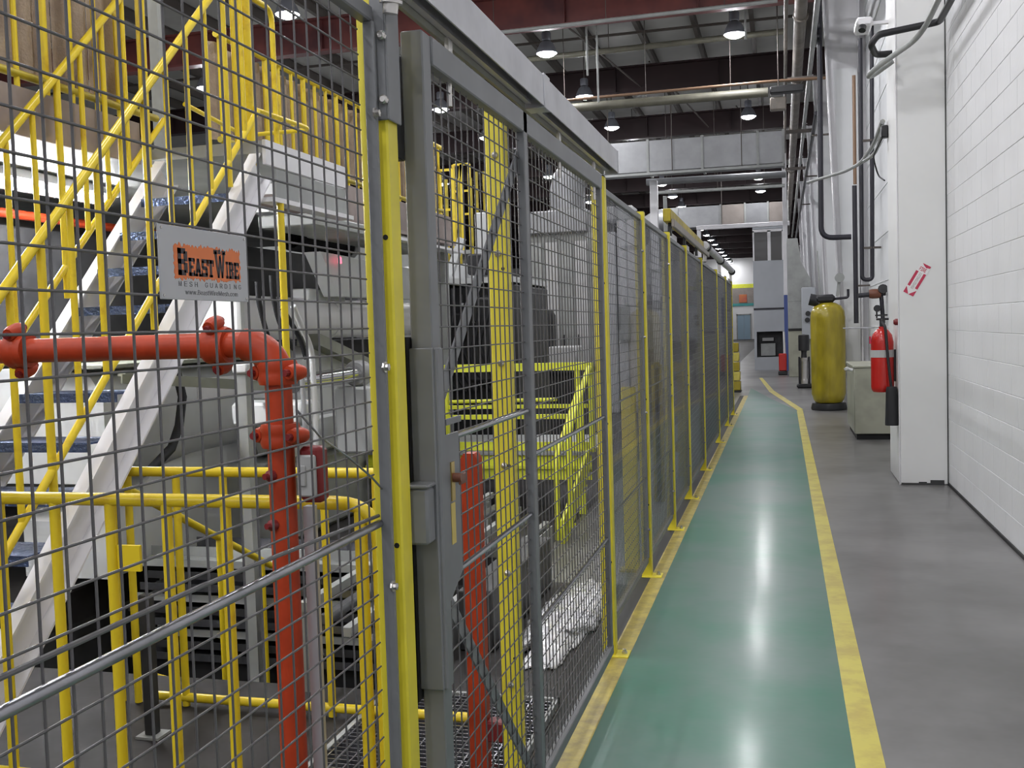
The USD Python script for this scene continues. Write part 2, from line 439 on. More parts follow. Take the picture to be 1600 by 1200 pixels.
def post(y, label, ztop=2.24, x=XF, foot=True, bolts=(), flip=1):
    p = thing('fence_post', label, 'fence post', (x, y, 0), 'yellow posts of the guard fence')
    part(p, 'tube', B((x - .031, y, 0.004), (x + .031, y + .06, ztop), .004), 'yellow')
    part(p, 'cap', B((x - .029, y + .002, ztop), (x + .029, y + .058, ztop + .004)), 'dark_slot')
    if foot:
        part(p, 'foot_plate', B((x - .03, y - .02, 0), (x + .092, y + .085, .009), .002), 'yellow')
        part(p, 'anchor_bolt', MB().lathe([(0, .03), (.008, .03), (.008, .009)], (x + .068, y + .032, 0), 8).lathe([(0, .019), (.014, .019), (.014, .009)], (x + .068, y + .032, 0), 6), 'zinc')
    for z in bolts:
        part(p, 'bolt', MB().lathe([(.012, 0), (.011, .006), (.006, .011), (0, .012)], (x + .002, y, z), 10, (0, -1, 0)), 'zinc')
    for z in (.45, 1.1, 1.75):
        part(p, 'slot_hole', MB().lathe([(.0, .0006), (.006, .0006), (.006, 0)], (x + .018, y, z), 8, (0, -1, 0)), 'dark_slot')
    return p


def panel(y0, y1, label, z0=.09, z1=2.22, sheet=False, ribs=(1.16, .62, 1.70), frame='frame_grey', clips=True, fx=0.):
    p = thing('mesh_fence', label, 'mesh fence', (XF, y0, 0), 'wire mesh sections of the guard fence')
    x0, x1 = XF - .014 + fx, XF + .014 + fx
    part(p, 'top_bar', B((x0, y0, z1 - .032), (x1, y1, z1), .003), frame)
    part(p, 'bottom_bar', B((x0, y0, z0), (x1, y1, z0 + .032), .003), frame)
    part(p, 'stile', B((x0, y0, z0 + .032), (x1, y0 + .032, z1 - .032), .003), frame)
    part(p, 'stile', B((x0 + (.009 if fx else .003), y1 - .012, z0 + .032), (x1 + .005, y1, z1 - .032), .002), frame)
    part(p, 'wire_mesh', wires(y0 + .02, y1 - .02, z0 + .02, z1 - .02), 'wire_grey', kind='stuff', smooth=True)
    for z in ribs:
        part(p, 'stiffener', T([(XF + .006, y0 + .01, z), (XF + .006, y1 - .01, z)], .0055, 8), 'bar_steel')
    if sheet:
        part(p, 'clear_sheet', B((XF + .008, y0 + .03, z0 + .03), (XF + .013, y1 - .03, z1 - .04)), 'clear_sheet')
    if clips:
        for z in (.30, 1.02, 1.48, 2.0):
            part(p, 'clip_bolt', MB().lathe([(.0075, 0), (.0075, .012), (0, .014)], (x1 + .002, y1 - .0145, z), 8, (1, 0, 0)).lathe([(.012, 0), (.012, .004), (0, .004)], (x1 + .002, y1 - .0145, z), 8, (1, 0, 0)), 'zinc')
    return p


pn = panel(.25, 1.984, 'grey wire mesh panel nearest the camera, carrying the white sign', clips=True, ribs=(), fx=.015)
part(pn, 'stiffener', T([(XF + .007, .27, 1.152), (XF + .007, 1.975, 1.152)], .0085, 10), 'bar_steel', label='shiny crimped cross bar')
part(pn, 'stiffener', T([(XF + .005, .27, 1.19), (XF + .005, 1.3, 1.19), (XF + .004, 1.975, 1.168)], .004, 8), 'wire_grey')
part(pn, 'loop_wire', T([P(463, 640, x=-.86), P(500, 682, x=-.84), P(545, 715, x=-.82), P(580, 745, x=-.815), P(598, 765, x=-.815), P(597, 780, x=-.82)], .0022, 6), 'bar_steel', label='loose tie wire')
post(2.0, 'yellow post beside the gate lock with a grey hanger plate bolted on', ztop=2.26, bolts=(), foot=True, x=XF + .015)
h = thing('rail_hanger', 'dark grey steel hanger plate with two bolts on the nearest post', 'bracket', (XF, 2.0, 2.2))
part(h, 'plate', B((XF + .018, 1.990, 1.99), (XF + .052, 1.9985, 2.43), .003), 'frame_grey')
part(h, 'side_plate', B((XF + .049, 1.990, 1.99), (XF + .055, 2.062, 2.43), .002), 'frame_grey')
for z in (2.03, 2.16):
    part(h, 'bolt', MB().lathe([(.010, 0), (.010, .008), (.006, .012), (0, .012)], (XF + .0455, 1.990, z), 8, (0, -1, 0)), 'zinc')
part(h, 'clamp', MB().lathe([(.0, .0), (.016, .0), (.016, .02), (.024, .02), (.024, .026), (.013, .026), (.013, .05), (0, .05)], (XF + .068, 1.983, 2.20), 12, (.15, -.1, 1)), 'zinc')
part(h, 'bracket_arm', MB().box((XF + .05, 1.99, 2.385), (XF + .10, 2.06, 2.395)), 'frame_grey')

# overhead track of the sliding gate
tr = thing('gate_track', 'long grey aluminium track over the sliding mesh gate', 'gate track', (XF + .07, 3.4, 2.3))
tx0, tx1 = XF + .045, XF + .105
prof = [(tx0, 2.272), (tx0 + .018, 2.272), (tx0 + .018, 2.280), (tx0 + .006, 2.280), (tx0 + .006, 2.352), (tx1 - .004, 2.352), (tx1 - .004, 2.262), (tx1, 2.262), (tx1, 2.36), (tx0, 2.36)]
part(tr, 'channel', MB().prism(prof, 2.07, 4.74, 'y'), 'galvanised', smooth=False)
part(tr, 'end_cap', B((tx0 - .002, 4.741, 2.258), (tx1 + .002, 4.749, 2.364)), 'galvanised')
part(tr, 'splice', B((tx0 - .004, 3.22, 2.256), (tx1 + .004, 3.30, 2.366), .002), 'galvanised')
part(tr, 'inner_track', B((tx0 - .012, 2.08, 2.255), (tx0 - .002, 4.72, 2.30)), 'machine_green_grey')
for y in (2.1, 3.28, 4.0, 4.7):
    part(tr, 'track_bolt', MB().lathe([(.009, 0), (.009, .012), (.005, .022), (0, .022)], (tx0 + .02, y, 2.36), 8), 'zinc')

# the sliding gate
g = thing('sliding_gate', 'grey sliding mesh gate with lock box and diagonal flat braces', 'gate', (XF, 2.1, 0))
gx0, gx1 = XF + .050, XF + .085
gxm = XF + .066
part(g, 'lock_stile', B((gx0 - .02, 2.135, .10), (gx1 - .004, 2.19, 2.21), .003), 'frame_grey')
part(g, 'stile', B((gx0 + .008, 3.02, .10), (gx1, 3.065, 2.21), .003), 'frame_grey')
part(g, 'stile', B((gx0 + .010, 4.38, .10), (gx1 - .002, 4.41, 2.21), .003), 'frame_grey')
part(g, 'top_bar', B((gx0 + .004, 2.19, 2.145), (gx1, 4.41, 2.21), .003), 'frame_grey')
part(g, 'bottom_bar', B((gx0 + .004, 2.19, .10), (gx1, 4.41, .14), .003), 'frame_grey')
part(g, 'wire_mesh', wires(2.19, 3.02, .13, 2.15, gxm, ys=2.2).add(*wires(3.065, 4.38, .13, 2.15, gxm, ys=3.2).arrays()), 'wire_grey', kind='stuff', smooth=True)
part(g, 'guide_block', B((gx0 - .048, 2.10, 1.93), (gx0 - .022, 2.15, 2.16), .003), 'cell_dark')
for z, ya, yb in ((1.30, 2.19, 3.02), (.98, 2.19, 3.02), (1.158, 3.06, 4.38), (.62, 3.06, 4.38)):
    part(g, 'cross_bar', T([(gxm + .006, ya, z), (gxm + .006, yb, z)], .0075, 8), 'bar_steel')
part(g, 'brace', MB().bar((gxm - .006, 2.24, 1.40), (gxm - .006, 3.04, 2.08), .005, .045, (0, -.62, .78)), 'frame_grey')
part(g, 'brace', MB().bar((gxm - .006, 2.24, .92), (gxm - .006, 3.04, .13), .005, .04, (0, .66, .75)), 'frame_grey')
part(g, 'lock_cover', MB().box((gx1 - .004, 2.128, .745), (gx1 + .008, 2.17, 1.515), .004).box((gx0 - .022, 2.122, .745), (gx1, 2.134, 1.515), .003), 'frame_grey')
part(g, 'lock_flap', MB().prism([(2.17, 1.315), (2.275, 1.315), (2.275, .985), (2.17, .93)], gx1 - .001, gx1 + .004, 'x'), 'frame_grey')
part(g, 'hinge_plate', B((gx1 + .004, 2.172, 1.338), (gx1 + .010, 2.28, 1.352)), 'frame_grey')
hb = part(g, 'handle_box', B((gx1 - .054, 2.072, 1.085), (gx1 - .006, 2.121, 1.21), .006), 'frame_grey')
part(hb, 'box_lid', B((gx1 - .057, 2.066, 1.21), (gx1 - .002, 2.1215, 1.219), .003), 'frame_grey')
kp = part(g, 'key_plate', B((gx1 + .0041, 2.205, 1.16), (gx1 + .007, 2.229, 1.25)), 'brass', label='brass key plate')
part(kp, 'key', MB().lathe([(.011, 0), (.011, .02), (0, .02)], (gx1 + .007, 2.219, 1.213), 10, (1, 0, 0)).box((gx1 + .02, 2.212, 1.196), (gx1 + .026, 2.257, 1.222), .004), 'brown_key', label='brown key left in the lock')
part(g, 'warning_label', B((gx1 + .0042, 2.20, 1.06), (gx1 + .0052, 2.23, 1.155)), 'label_yellow', label='faded yellow warning label')
part(g, 'latch_channel', MB().box((gx0 - .034, 2.085, .72), (gx0 - .022, 2.11, 1.54)).box((gx0 - .034, 2.10, .72), (gx0 - .022, 2.2, 1.54)), 'black_paint', label='black latch channel in the gap')
for y in (2.35, 3.6, 4.3):
    part(g, 'hanger', MB().box((gxm - .004, y, 2.20), (gxm + .006, y + .03, 2.25)), 'zinc')
    part(g, 'hanger_bolt', MB().cyl((gxm, y + .015, 2.09), (gxm, y + .015, 2.15), .006, 8), 'zinc')
# posts behind the gate and beyond
post(3.235, 'tall yellow post with round bolts standing behind the gate mesh', ztop=2.31, x=XF - .07, bolts=(.36, .74, 1.10, 1.44, 1.80, 2.12), foot=False)
YP = [4.66, 6.2, 7.66, 9.05, 10.85, 13.4, 15.6, 17.45]
pl_ = ['yellow fence post with floor flange at the far end of the gate', 'second yellow fence post beyond the gate', 'third yellow fence post beyond the gate',
       'fourth yellow fence post beyond the gate, under the yellow beam', 'fifth yellow fence post beyond the gate, where the grey pipe rail begins', 'sixth yellow fence post beyond the gate', 'seventh yellow fence post beyond the gate', 'last yellow post at the far end of the fence']
for y, l in zip(YP, pl_):
    post(y, l, ztop=2.24, x=XF + (.02 if y < 5 else 0))
nl = ['first fixed mesh panel beyond the gate, with a clear sheet that mirrors lamps', 'second fixed mesh panel beyond the gate, backed with clear sheet', 'third fixed mesh panel beyond the gate, backed with clear sheet',
      'fourth mesh panel beyond the gate, under the yellow beam', 'fifth mesh panel beyond the gate, under the grey pipe rail', 'sixth mesh panel beyond the gate', 'last mesh panel at the far end of the fence']
for a, b, l in zip(YP[:-1], YP[1:], nl):
    panel(a + .0625, b - .003, l, sheet=True, ribs=(1.16, .62))
# beams over the far panels
yb = thing('yellow_beam', 'dirty yellow beam running along the top of the far fence panels', 'beam', (XF, 9.8, 2.35))
part(yb, 'tube', B((XF - .04, 7.9, 2.34), (XF + .02, 11.9, 2.44), .006), 'yellow_dirty')
part(yb, 'inner_strip', B((XF + .02, 7.92, 2.30), (XF + .045, 11.8, 2.36), .004), 'duct_tan')
for y in (8.0, 9.2, 10.5, 11.7):
    part(yb, 'stub', B((XF - .012, y, 2.2405), (XF + .012, y + .05, 2.345)), 'black_paint')
gp = thing('grey_pipe_rail', 'grey round pipe rail along the top of the farthest fence panels', 'rail', (XF, 15, 2.35))
part(gp, 'pipe', T([(XF + .03, 11.3, 2.40), (XF + .03, 17.9, 2.42)], .045, 12), 'galvanised')
for y in (11.5, 14.2, 17.4):
    part(gp, 'collar', T([(XF + .03, y, 2.40), (XF + .03, y + .12, 2.40)], .056, 12), 'black_paint')
    part(gp, 'bracket', B((XF - .01, y + .03, 2.2405), (XF + .03, y + .08, 2.40)), 'zinc')
for k, y in enumerate((8.3, 9.5, 10.6, 14.8, 16.2, 17.2)):
    solo('fence_reflector', B((XF - .03, y, 2.2205), (XF - .018, y + .42, 2.29), .003), 'white_steel', ['white plate on the fence top under the near end of the yellow beam', 'white plate on the fence top under the middle of the yellow beam', 'white plate on the fence top under the far end of the yellow beam',
         'white plate on the fence top under the near part of the grey pipe rail', 'white plate on the fence top under the middle of the grey pipe rail', 'white plate at the far end of the fence top'][k], 'plate', (XF, y, 2.22), 'white plates on the far fence top')

# the sign wired to the first panel
sg = thing('mesh_sign', 'white sign with an orange logo wired to the nearest mesh panel', 'sign', (XF + .01, 1.17, 1.61))
sx = XF + .006
SY0, SY1, SZ0, SZ1 = [None] * 4
q = [P(a, b, x=sx) for a, b in ((240, 353), (378, 365), (390, 470), (253, 470))]
SY0, SY1 = (q[0][1] + q[3][1]) / 2, (q[1][1] + q[2][1]) / 2
SZ0, SZ1 = (q[2][2] + q[3][2]) / 2, (q[0][2] + q[1][2]) / 2
part(sg, 'plate', B((sx, SY0, SZ0), (sx + .0025, SY1, SZ1), .0008), 'sign_plate')
sw, sh = SY1 - SY0, SZ1 - SZ0
U = lambda u, v: (SY0 + u * sw, SZ0 + v * sh)
rg = random.Random(3)
edge = []
for t in np.linspace(0, 1, 60): edge.append((.155 + .74 * t, .29 + rg.uniform(-.03, .03)))
for t in np.linspace(0, 1, 14): edge.append((.90 + rg.uniform(-.006, .012), .30 + .42 * t))
for t in np.linspace(1, 0, 60): edge.append((.155 + .74 * t, .755 + rg.uniform(-.035, .035)))
for t in np.linspace(1, 0, 14): edge.append((.15 + rg.uniform(-.012, .006), .30 + .42 * t))
poly = Polygon([U(*e) for e in edge]).buffer(0)
part(sg, 'logo_patch', MB().prism(max(getattr(poly, 'geoms', [poly]), key=lambda a: a.area), sx + .0025, sx + .0029, 'x'), 'sign_orange', smooth=False, label='ragged orange patch of the logo')


def put_text(parent, name, text, y0, y1, z0, z1, xs, mat, bold=False, label=None, spread=None):
    """lettering facing the aisle: y runs with the reading direction"""
    v, f = [], []
    m = meshkit.text_mesh(text, 1.0, .02, bold)
    a = np.array(m.vertices); lo, hi = a.min(0), a.max(0)
    w = np.empty_like(a)
    w[:, 1] = y0 + (a[:, 0] - lo[0]) / (hi[0] - lo[0]) * (y1 - y0)
    w[:, 2] = z0 + (a[:, 1] - lo[1]) / (hi[1] - lo[1]) * (z1 - z0)
    w[:, 0] = xs + (a[:, 2] - lo[2]) / (hi[2] - lo[2]) * .0004
    mb = MB().add(w, np.array(m.faces))
    return part(parent, name, mb, mat, smooth=False, label=label)


xs = sx + .0029
# heavy slab lettering drawn from strokes: B large, EAST, W large with a spike, IRE
LET = {'B': [(0, 0, .34, 1), (.0, .0, .8, .2), (0, .42, .75, .60), (0, .80, .8, 1), (.62, .1, 1, .47), (.62, .53, 1, .9)],
       'E': [(.08, 0, .44, 1), (0, 0, 1, .2), (0, .80, 1, 1), (.3, .42, .78, .58), (.82, .0, 1, .32), (.82, .68, 1, 1)],
       'T': [(.32, 0, .68, 1), (0, .78, 1, 1), (0, .62, .14, 1), (.86, .62, 1, 1), (.2, 0, .8, .14)],
       'I': [(.28, 0, .72, 1), (0, 0, 1, .16), (0, .84, 1, 1)],
       'R': [(.08, 0, .44, 1), (0, 0, .56, .16), (0, .82, .8, 1), (.62, .5, .98, .92), (.3, .42, .8, .58), (.6, .0, 1, .42)],
       'S': [(0, 0, .95, .22), (.05, .78, 1, 1), (0, .5, .36, .92), (.64, .08, 1, .5), (.1, .40, .9, .60), (0, 0, .14, .36), (.86, .66, 1, 1)]}
lm = MB()


def letter(c, u0, u1, v0, v1):
    if c == 'A':
        for pl2 in ([(0, 0), (.32, 0), (.62, 1), (.34, 1)], [(.62, 0), (1, 0), (.68, 1), (.38, 1)], [(.2, .22), (.8, .22), (.7, .42), (.3, .42)], [(-.05, 0), (.42, 0), (.42, .14), (-.05, .14)], [(.55, 0), (1.05, 0), (1.05, .14), (.55, .14)]):
            lm.prism([U(u0 + a * (u1 - u0), v0 + b * (v1 - v0)) for a, b in pl2], xs, xs + .0004, 'x')
    elif c == 'W':
        for pl2 in ([(0, 1), (.22, 1), (.38, .0), (.26, 0)], [(.26, 0), (.42, .0), (.60, .78), (.46, .86)], [(.46, .8), (.60, .9), (.76, 0), (.62, 0)], [(.62, 0), (.78, 0), (1.0, 1), (.82, 1)], [(-.06, .9), (.3, .9), (.3, 1.06), (-.06, 1.06)], [(.36, .92), (.62, .92), (.58, 1.1), (.36, 1.06)], [(.72, .9), (1.06, .9), (1.06, 1.06), (.72, 1.06)]):
            lm.prism([U(u0 + a * (u1 - u0), v0 + b * (v1 - v0)) for a, b in pl2], xs, xs + .0004, 'x')
    else:
        for a, b, c2, d in LET[c]:
            lm.prism([U(u0 + p_ * (u1 - u0), v0 + q_ * (v1 - v0)) for p_, q_ in ((a, b), (c2, b), (c2, d), (a, d))], xs, xs + .0004, 'x')


letter('B', .185, .285, .335, .705)
for i, c in enumerate('EAST'):
    letter(c, .295 + i * .072, .362 + i * .072, .335, .585)
letter('W', .59, .715, .335, .715)
for c, a, b in (('I', .722, .752), ('R', .758, .818), ('E', .824, .885)):
    letter(c, a, b, .335, .585)
part(sg, 'lettering', lm, 'sign_black', smooth=False, label='black slab letters BEASTWIRE')
x_ = .185
for i, c in enumerate('MESH GUARDING'):
    if c != ' ':
        w_ = .012 if c == 'I' else .030
        a0 = .185 + i * .0575
        put_text(sg, 'small_letter', c, *[U(a0, 0)[0], U(a0 + w_, 0)[0]], U(0, .185)[1], U(0, .255)[1], sx + .0025, 'sign_grey_text')
put_text(sg, 'web_line', 'www.BeastWireMesh.com', U(.25, 0)[0], U(.86, 0)[0], U(0, .045 + .03)[1], U(0, .145)[1], sx + .0025, 'sign_grey_text')
for u, v in ((.03, .95), (.97, .95), (.03, .05), (.97, .05)):
    part(sg, 'corner_rivet', MB().lathe([(.0022, 0), (.002, .0012), (0, .0016)], (sx + .0025, *U(u, v)), 8, (1, 0, 0)), 'zinc')
# ------------------------------------------------------------------ INSIDE THE CELL
# near yellow guard railing (crosses the cell, ends in a bend by the fence)
RY = 2.85
rl = thing('guard_railing', 'near yellow tube railing with a rounded end beside the red standpipe', 'railing', (-2.2, RY, 0))
part(rl, 'top_rail', T(fillet([(-4.2, RY, 1.036), (P(594, 900, y=RY)[0], RY, 1.036), (P(594, 900, y=RY)[0], RY, .02)], .13, 8), .0215, 14), 'yellow_rail')
for px in (4, 90, 176, 264, 356, 446, 566):
    q = P(px, 880, y=RY)
    part(rl, 'baluster', T([(q[0], RY, 0.006), (q[0], RY, 1.03)], .0175 if px != 566 else .02, 12), 'yellow_rail')
part(rl, 'bottom_rail', T([(-4.2, RY, .09), (-1.13, RY, .09)], .016, 10), 'yellow_rail')
part(rl, 'link_plate', B((P(183, 870, y=RY)[0], RY + .0, .80), (P(183, 870, y=RY)[0] + .085, RY + .012, .885)), 'yellow_rail')
# second railing further back along the pit
R2 = 3.72
r2 = thing('guard_railing', 'second yellow tube railing behind the near one, along the pit edge', 'railing', (-2.2, R2, 0))
xa = P(174, 760, y=R2)[0]
part(r2, 'top_rail', T(fillet([(xa, R2, .006), (xa, R2, 1.0), (-1.2, R2, 1.0)], .05, 5), .021, 14), 'yellow_rail')
part(r2, 'bottom_rail', T([(xa + .16, R2, .04), (-1.2, R2, .04)], .019, 12), 'yellow_rail')
for px in (207, 282, 355, 511, 592):
    q = P(px, 900, y=R2)
    part(r2, 'baluster', T([(q[0], R2, .005), (q[0], R2, 1.0)], .016, 12), 'yellow_rail')
# railing going down the pit stairs
r3 = thing('stair_railing', 'yellow railing sloping down from the second railing into the pit', 'railing', (-2.88, 4.4, 0))
part(r3, 'sloped_rail', T([(-2.9, 3.78, .99), (-2.9, 5.3, .22)], .019, 12), 'yellow_rail')
part(r3, 'lower_rail', T([(-2.9, 4.1, -.02), (-2.9, 5.3, -.64)], .017, 12), 'yellow_rail')
for y in (4.3, 4.75, 5.2):
    part(r3, 'baluster', T([(-2.9, y, 1.0 - (y - 3.8) * .53), (-2.9, y, .0 - (y - 4.06) * .53)], .014, 10), 'yellow_rail')
# steps down into the pit
ps = thing('pit_stairs', 'dark steel steps going down into the pit behind the railings', 'stairs', (-2.6, 4.6, -1))
for k in range(5):
    part(ps, 'tread', B((-2.86, 4.12 + k * .26, -.24 - k * .2), (-2.35, 4.36 + k * .26, -.20 - k * .2)), 'cell_dark')
part(ps, 'stringer', MB().bar((-2.34, 4.08, -.2), (-2.34, 5.4, -1.2), .02, .16), 'cell_dark')
# dark column behind the railing
q = P(236, 1152, z=0)
st = thing('steel_stanchion', 'dark square steel stanchion standing on the floor behind the yellow railings', 'post', (q[0], q[1], 0))
part(st, 'tube', B((q[0] - .022, q[1] - .01, .01), (q[0] + .022, q[1] + .035, P(236, 930, y=q[1])[2]), .004), 'cell_dark')
part(st, 'base_plate', B((q[0] - .05, q[1] - .03, 0), (q[0] + .05, q[1] + .06, .01)), 'machine_grey')
# bank of long steel channels stacked in the pit
sk = solo('stack_skid', B((-3.9, 5.53, -1.2), (-2.1, 6.0, -.424), .01), 'cell_dark', 'dark steel skid in the pit under the stacked channels', 'skid', (-3, 5.7, -1.2))
for r_i in range(9):
    for c_i in range(2):
        y = 5.42 + c_i * .29 + .012 * ((r_i * 7) % 3); z = -.42 + r_i * .072
        x0, x1 = -3.97 + .05 * ((r_i * 5 + c_i * 3) % 4), -1.98 - .06 * ((r_i + c_i * 2) % 3)
        m = MB().box((x0, y, z), (x1, y + .26, z + .007)).box((x0, y, z + .007), (x1, y + .007, z + .045)).box((x0, y + .253, z + .007), (x1, y + .26, z + .07))
        lv = ['lowest', 'second', 'third', 'fourth', 'fifth', 'sixth', 'seventh', 'eighth', 'topmost'][r_i]
        solo('steel_channel', m, ['bar_steel', 'cell_dark', 'machine_grey'][(r_i + c_i) % 3], f'long steel channel stacked in the pit, {lv} of the ' + ('front' if c_i == 0 else 'rear') + ' row', 'steel channel', (-3, y, z), 'channels stacked in the pit', smooth=False)
# long conveyor rails running along the fence
cv = thing('roller_conveyor', 'low grey conveyor of steel rails running along the cell behind the red standpipe', 'conveyor', (-1.9, 4.5, 0))
for k, x in enumerate((-2.02, -1.92, -1.82, -1.72, -1.62)):
    part(cv, 'rail', MB().box((x - .02, 3.95, .16 + .05 * (4 - k)), (x + .02, 6.9, .20 + .05 * (4 - k))), 'bar_steel' if k % 2 else 'machine_grey')
for y in (3.97, 6.7):
    part(cv, 'leg', B((-1.66, y, .0), (-1.6, y + .06, .17)), 'machine_grey')
    part(cv, 'leg', B((-2.05, y, -.0), (-1.99, y + .06, .36)), 'machine_grey')
part(cv, 'side_sheet', MB().bar((-1.58, 3.95, .09), (-1.58, 6.9, .09), .01, .16), 'machine_grey')
# bar grating on the floor
gr = thing('floor_grating', 'steel bar grating on the cell floor behind the gate', 'grating', (-1.3, 3.3, 0))
m = MB()
for y in np.arange(2.3, 4.0, .034): m.box((-1.64, y, .004), (-.93, y + .006, .028))
for x in np.arange(-1.62, -.93, .1): m.box((x, 2.3, .018), (x + .006, 4.0, .030))
part(gr, 'bearing_bars', m, 'bar_steel', kind='stuff', smooth=False)
part(gr, 'frame', MB().box((-1.66, 2.28, .002), (-1.64, 4.02, .03)).box((-.93, 2.28, .002), (-.91, 4.02, .03)).box((-1.66, 4.0, .002), (-.91, 4.02, .03)), 'machine_grey')
part(gr, 'dark_sump', B((-1.64, 2.3, .001), (-.93, 4.0, .003)), 'dark_slot')

# red fire standpipe
PXX, PYY = -1.445, 2.62
q = P(440, 720, y=PYY); PXX = q[0]
zp = 1.53
sp = thing('fire_standpipe', 'red fire pipe with an elbow and bolted couplings in front of the yellow railing', 'pipe', (PXX, PYY, 0))
part(sp, 'riser', T([(PXX, PYY, .0), (PXX, PYY, zp - .10)], .0385, 20), 'red_pipe_paint')
arc = [(PXX - .10 + .10 * math.cos(t), PYY, zp - .10 + .10 * math.sin(t)) for t in np.linspace(0, math.pi / 2, 9)]
part(sp, 'elbow', T(arc, .046, 20), 'red_pipe_paint')
part(sp, 'branch', T([(PXX - .10, PYY, zp), (-3.6, PYY, zp)], .0365, 20), 'red_pipe_paint')


def coupling(c, axis, r):
    """a bolted pipe clamp: ribbed ring with two ears and bolts"""
    ax = np.array(axis, float)
    e = np.array([0, -.35, 1.]) if ax[0] else np.array([1., -.25, 0])
    e /= np.linalg.norm(e)
    cp = part(sp, 'coupling', MB().lathe([(r, -.034), (r + .014, -.034), (r + .019, -.02), (r + .015, -.006), (r + .015, .006), (r + .019, .02), (r + .014, .034), (r, .034)], c, 22, axis), 'red_pipe_paint')
    for s_ in (1, -1):
        cc = np.array(c) + e * s_ * (r + .026)
        part(cp, 'ear', MB().lathe([(0, -.030), (.019, -.030), (.024, -.012), (.024, .012), (.019, .030), (0, .030)], cc, 10, np.cross(ax, e)), 'red_pipe_paint')
        part(cp, 'bolt', MB().lathe([(0, -.046), (.010, -.046), (.010, -.03), (.006, -.03), (.006, .03), (.010, .03), (.010, .042), (0, .042)], cc, 8, np.cross(ax, e)), 'red_dark')


coupling((P(341, 535, y=PYY)[0], PYY, zp), (1, 0, 0), .0365)
coupling((PXX, PYY, P(432, 582, y=PYY)[2]), (0, 0, 1), .0385)
coupling((PXX, PYY, P(437, 680, y=PYY)[2]), (0, 0, 1), .0385)
coupling((P(32, 545, y=PYY)[0], PYY, zp), (1, 0, 0), .0365)
for z in (P(432, 740, y=PYY)[2], P(435, 816, y=PYY)[2]):
    part(sp, 'clamp_screw', MB().lathe([(0, -.0), (.016, 0), (.016, .016), (.009, .02), (.009, .032), (0, .032)], (PXX - .01, PYY - .036, z), 10, (-.35, -1, 0)), 'red_dark')
part(sp, 'backing_post', B((PXX + .045, PYY + .03, 0), (PXX + .075, PYY + .06, 1.06)), 'galvanised', label='grey post behind the red riser')
hz = thing('alarm_strobe', 'grey alarm strobe in a dark red housing mounted beside the red riser', 'alarm', (PXX + .1, PYY, 1.2))
a, b = P(466, 698, y=PYY), P(503, 786, y=PYY)
part(hz, 'housing', MB().box((a[0], PYY - .005, b[2]), (b[0] + .004, PYY + .05, a[2]), .012), 'red_dark')
part(hz, 'face', B((a[0] + .002, PYY - .022, b[2] + .02), (b[0] - .008, PYY - .004, a[2] - .022), .005), 'strobe_face')
part(hz, 'lens', B((a[0] + .006, PYY - .028, b[2] + .05), (a[0] + .032, PYY - .021, a[2] - .05), .003), 'cap_grey')
# red post behind the gate
rp = thing('red_bollard', 'red round-topped steel post standing behind the gate brace', 'post', (-1.0, 3.3, 0))
RX, RPY = P(742, 900, y=3.3)[0], 3.3
rw = .030
part(rp, 'shaft', MB().prism([(RX - rw, .012), (RX + rw, .012), (RX + rw, 1.115), (RX + rw - .012, 1.135), (RX - rw + .012, 1.135), (RX - rw, 1.115)], RPY - .03, RPY + .03, 'y'), 'red_pipe_paint')
part(rp, 'base_block', B((RX - .035, RPY - .04, 0), (RX + .045, RPY + .04, .012)), 'red_dark')
part(rp, 'side_box', B((RX + rw, RPY - .03, .14), (RX + .10, RPY + .03, .21), .006), 'red_dark')
# crumpled clear plastic on the floor by the fence
m = trimesh.creation.icosphere(4, 1.0)
v = np.array(m.vertices); v = v * np.array([.17, .75, .085]); v *= (.65 + .7 * meshkit.fbm(v * 11 + 3, 4, 5))[:, None]
v[:, 2] = np.maximum(v[:, 2], 0.0)
solo('plastic_wrap', MB().add(v + np.array([-1.12, 5.25, .004]), m.faces), 'plastic_wrap', 'crumpled clear plastic wrap lying on the floor inside the fence', 'plastic wrap', (-1.12, 5.25, 0), smooth=False)
solo('perforated_cover', B((-1.54, 4.62, .0), (-1.36, 5.9, .30), .01), 'cell_dark', 'dark low steel cover on the floor beside the fence', 'cover', (-1.45, 5, 0))

# white stair with yellow handrails
sc = thing('access_stair', 'white steel stair with blue checker treads climbing to the platform', 'stairs', (-3.0, 2.6, 0))
XN, XS = -2.70, -3.27
zst = lambda y: 1.026 * y - 2.51
ang = math.atan(1.026)
for x, lab in ((XN, 'near white stringer'), (XS, 'far white stringer')):
    y0, y1 = 2.45, 4.90
    nrm = np.array([0, math.sin(ang), -math.cos(ang)])
    o = nrm * .085
    part(sc, 'stringer', MB().bar(np.array([x, y0, zst(y0)]) + o, np.array([x, y1, zst(y1)]) + o, .008, .17, (0, -math.sin(ang), math.cos(ang)))
         .bar(np.array([x + .028, y0, zst(y0)]) + nrm * .004, np.array([x + .028, y1, zst(y1)]) + nrm * .004, .064, .009, (0, -math.sin(ang), math.cos(ang)))
         .bar(np.array([x + .028, y0, zst(y0)]) + nrm * .166, np.array([x + .028, y1, zst(y1)]) + nrm * .166, .064, .009, (0, -math.sin(ang), math.cos(ang))), 'white_steel', smooth=False, label=lab)
for k in range(12):
    z = .19 + k * .19
    y = z + 2.41
    tr_ = part(sc, 'tread', B((XS + .06, y - .02, z - .004), (XN - .022, y + .21, z + .004)), 'tread_blue')
    part(tr_, 'nosing', B((XS + .06, y - .024, z - .036), (XN - .022, y - .018, z + .004)), 'tread_blue')
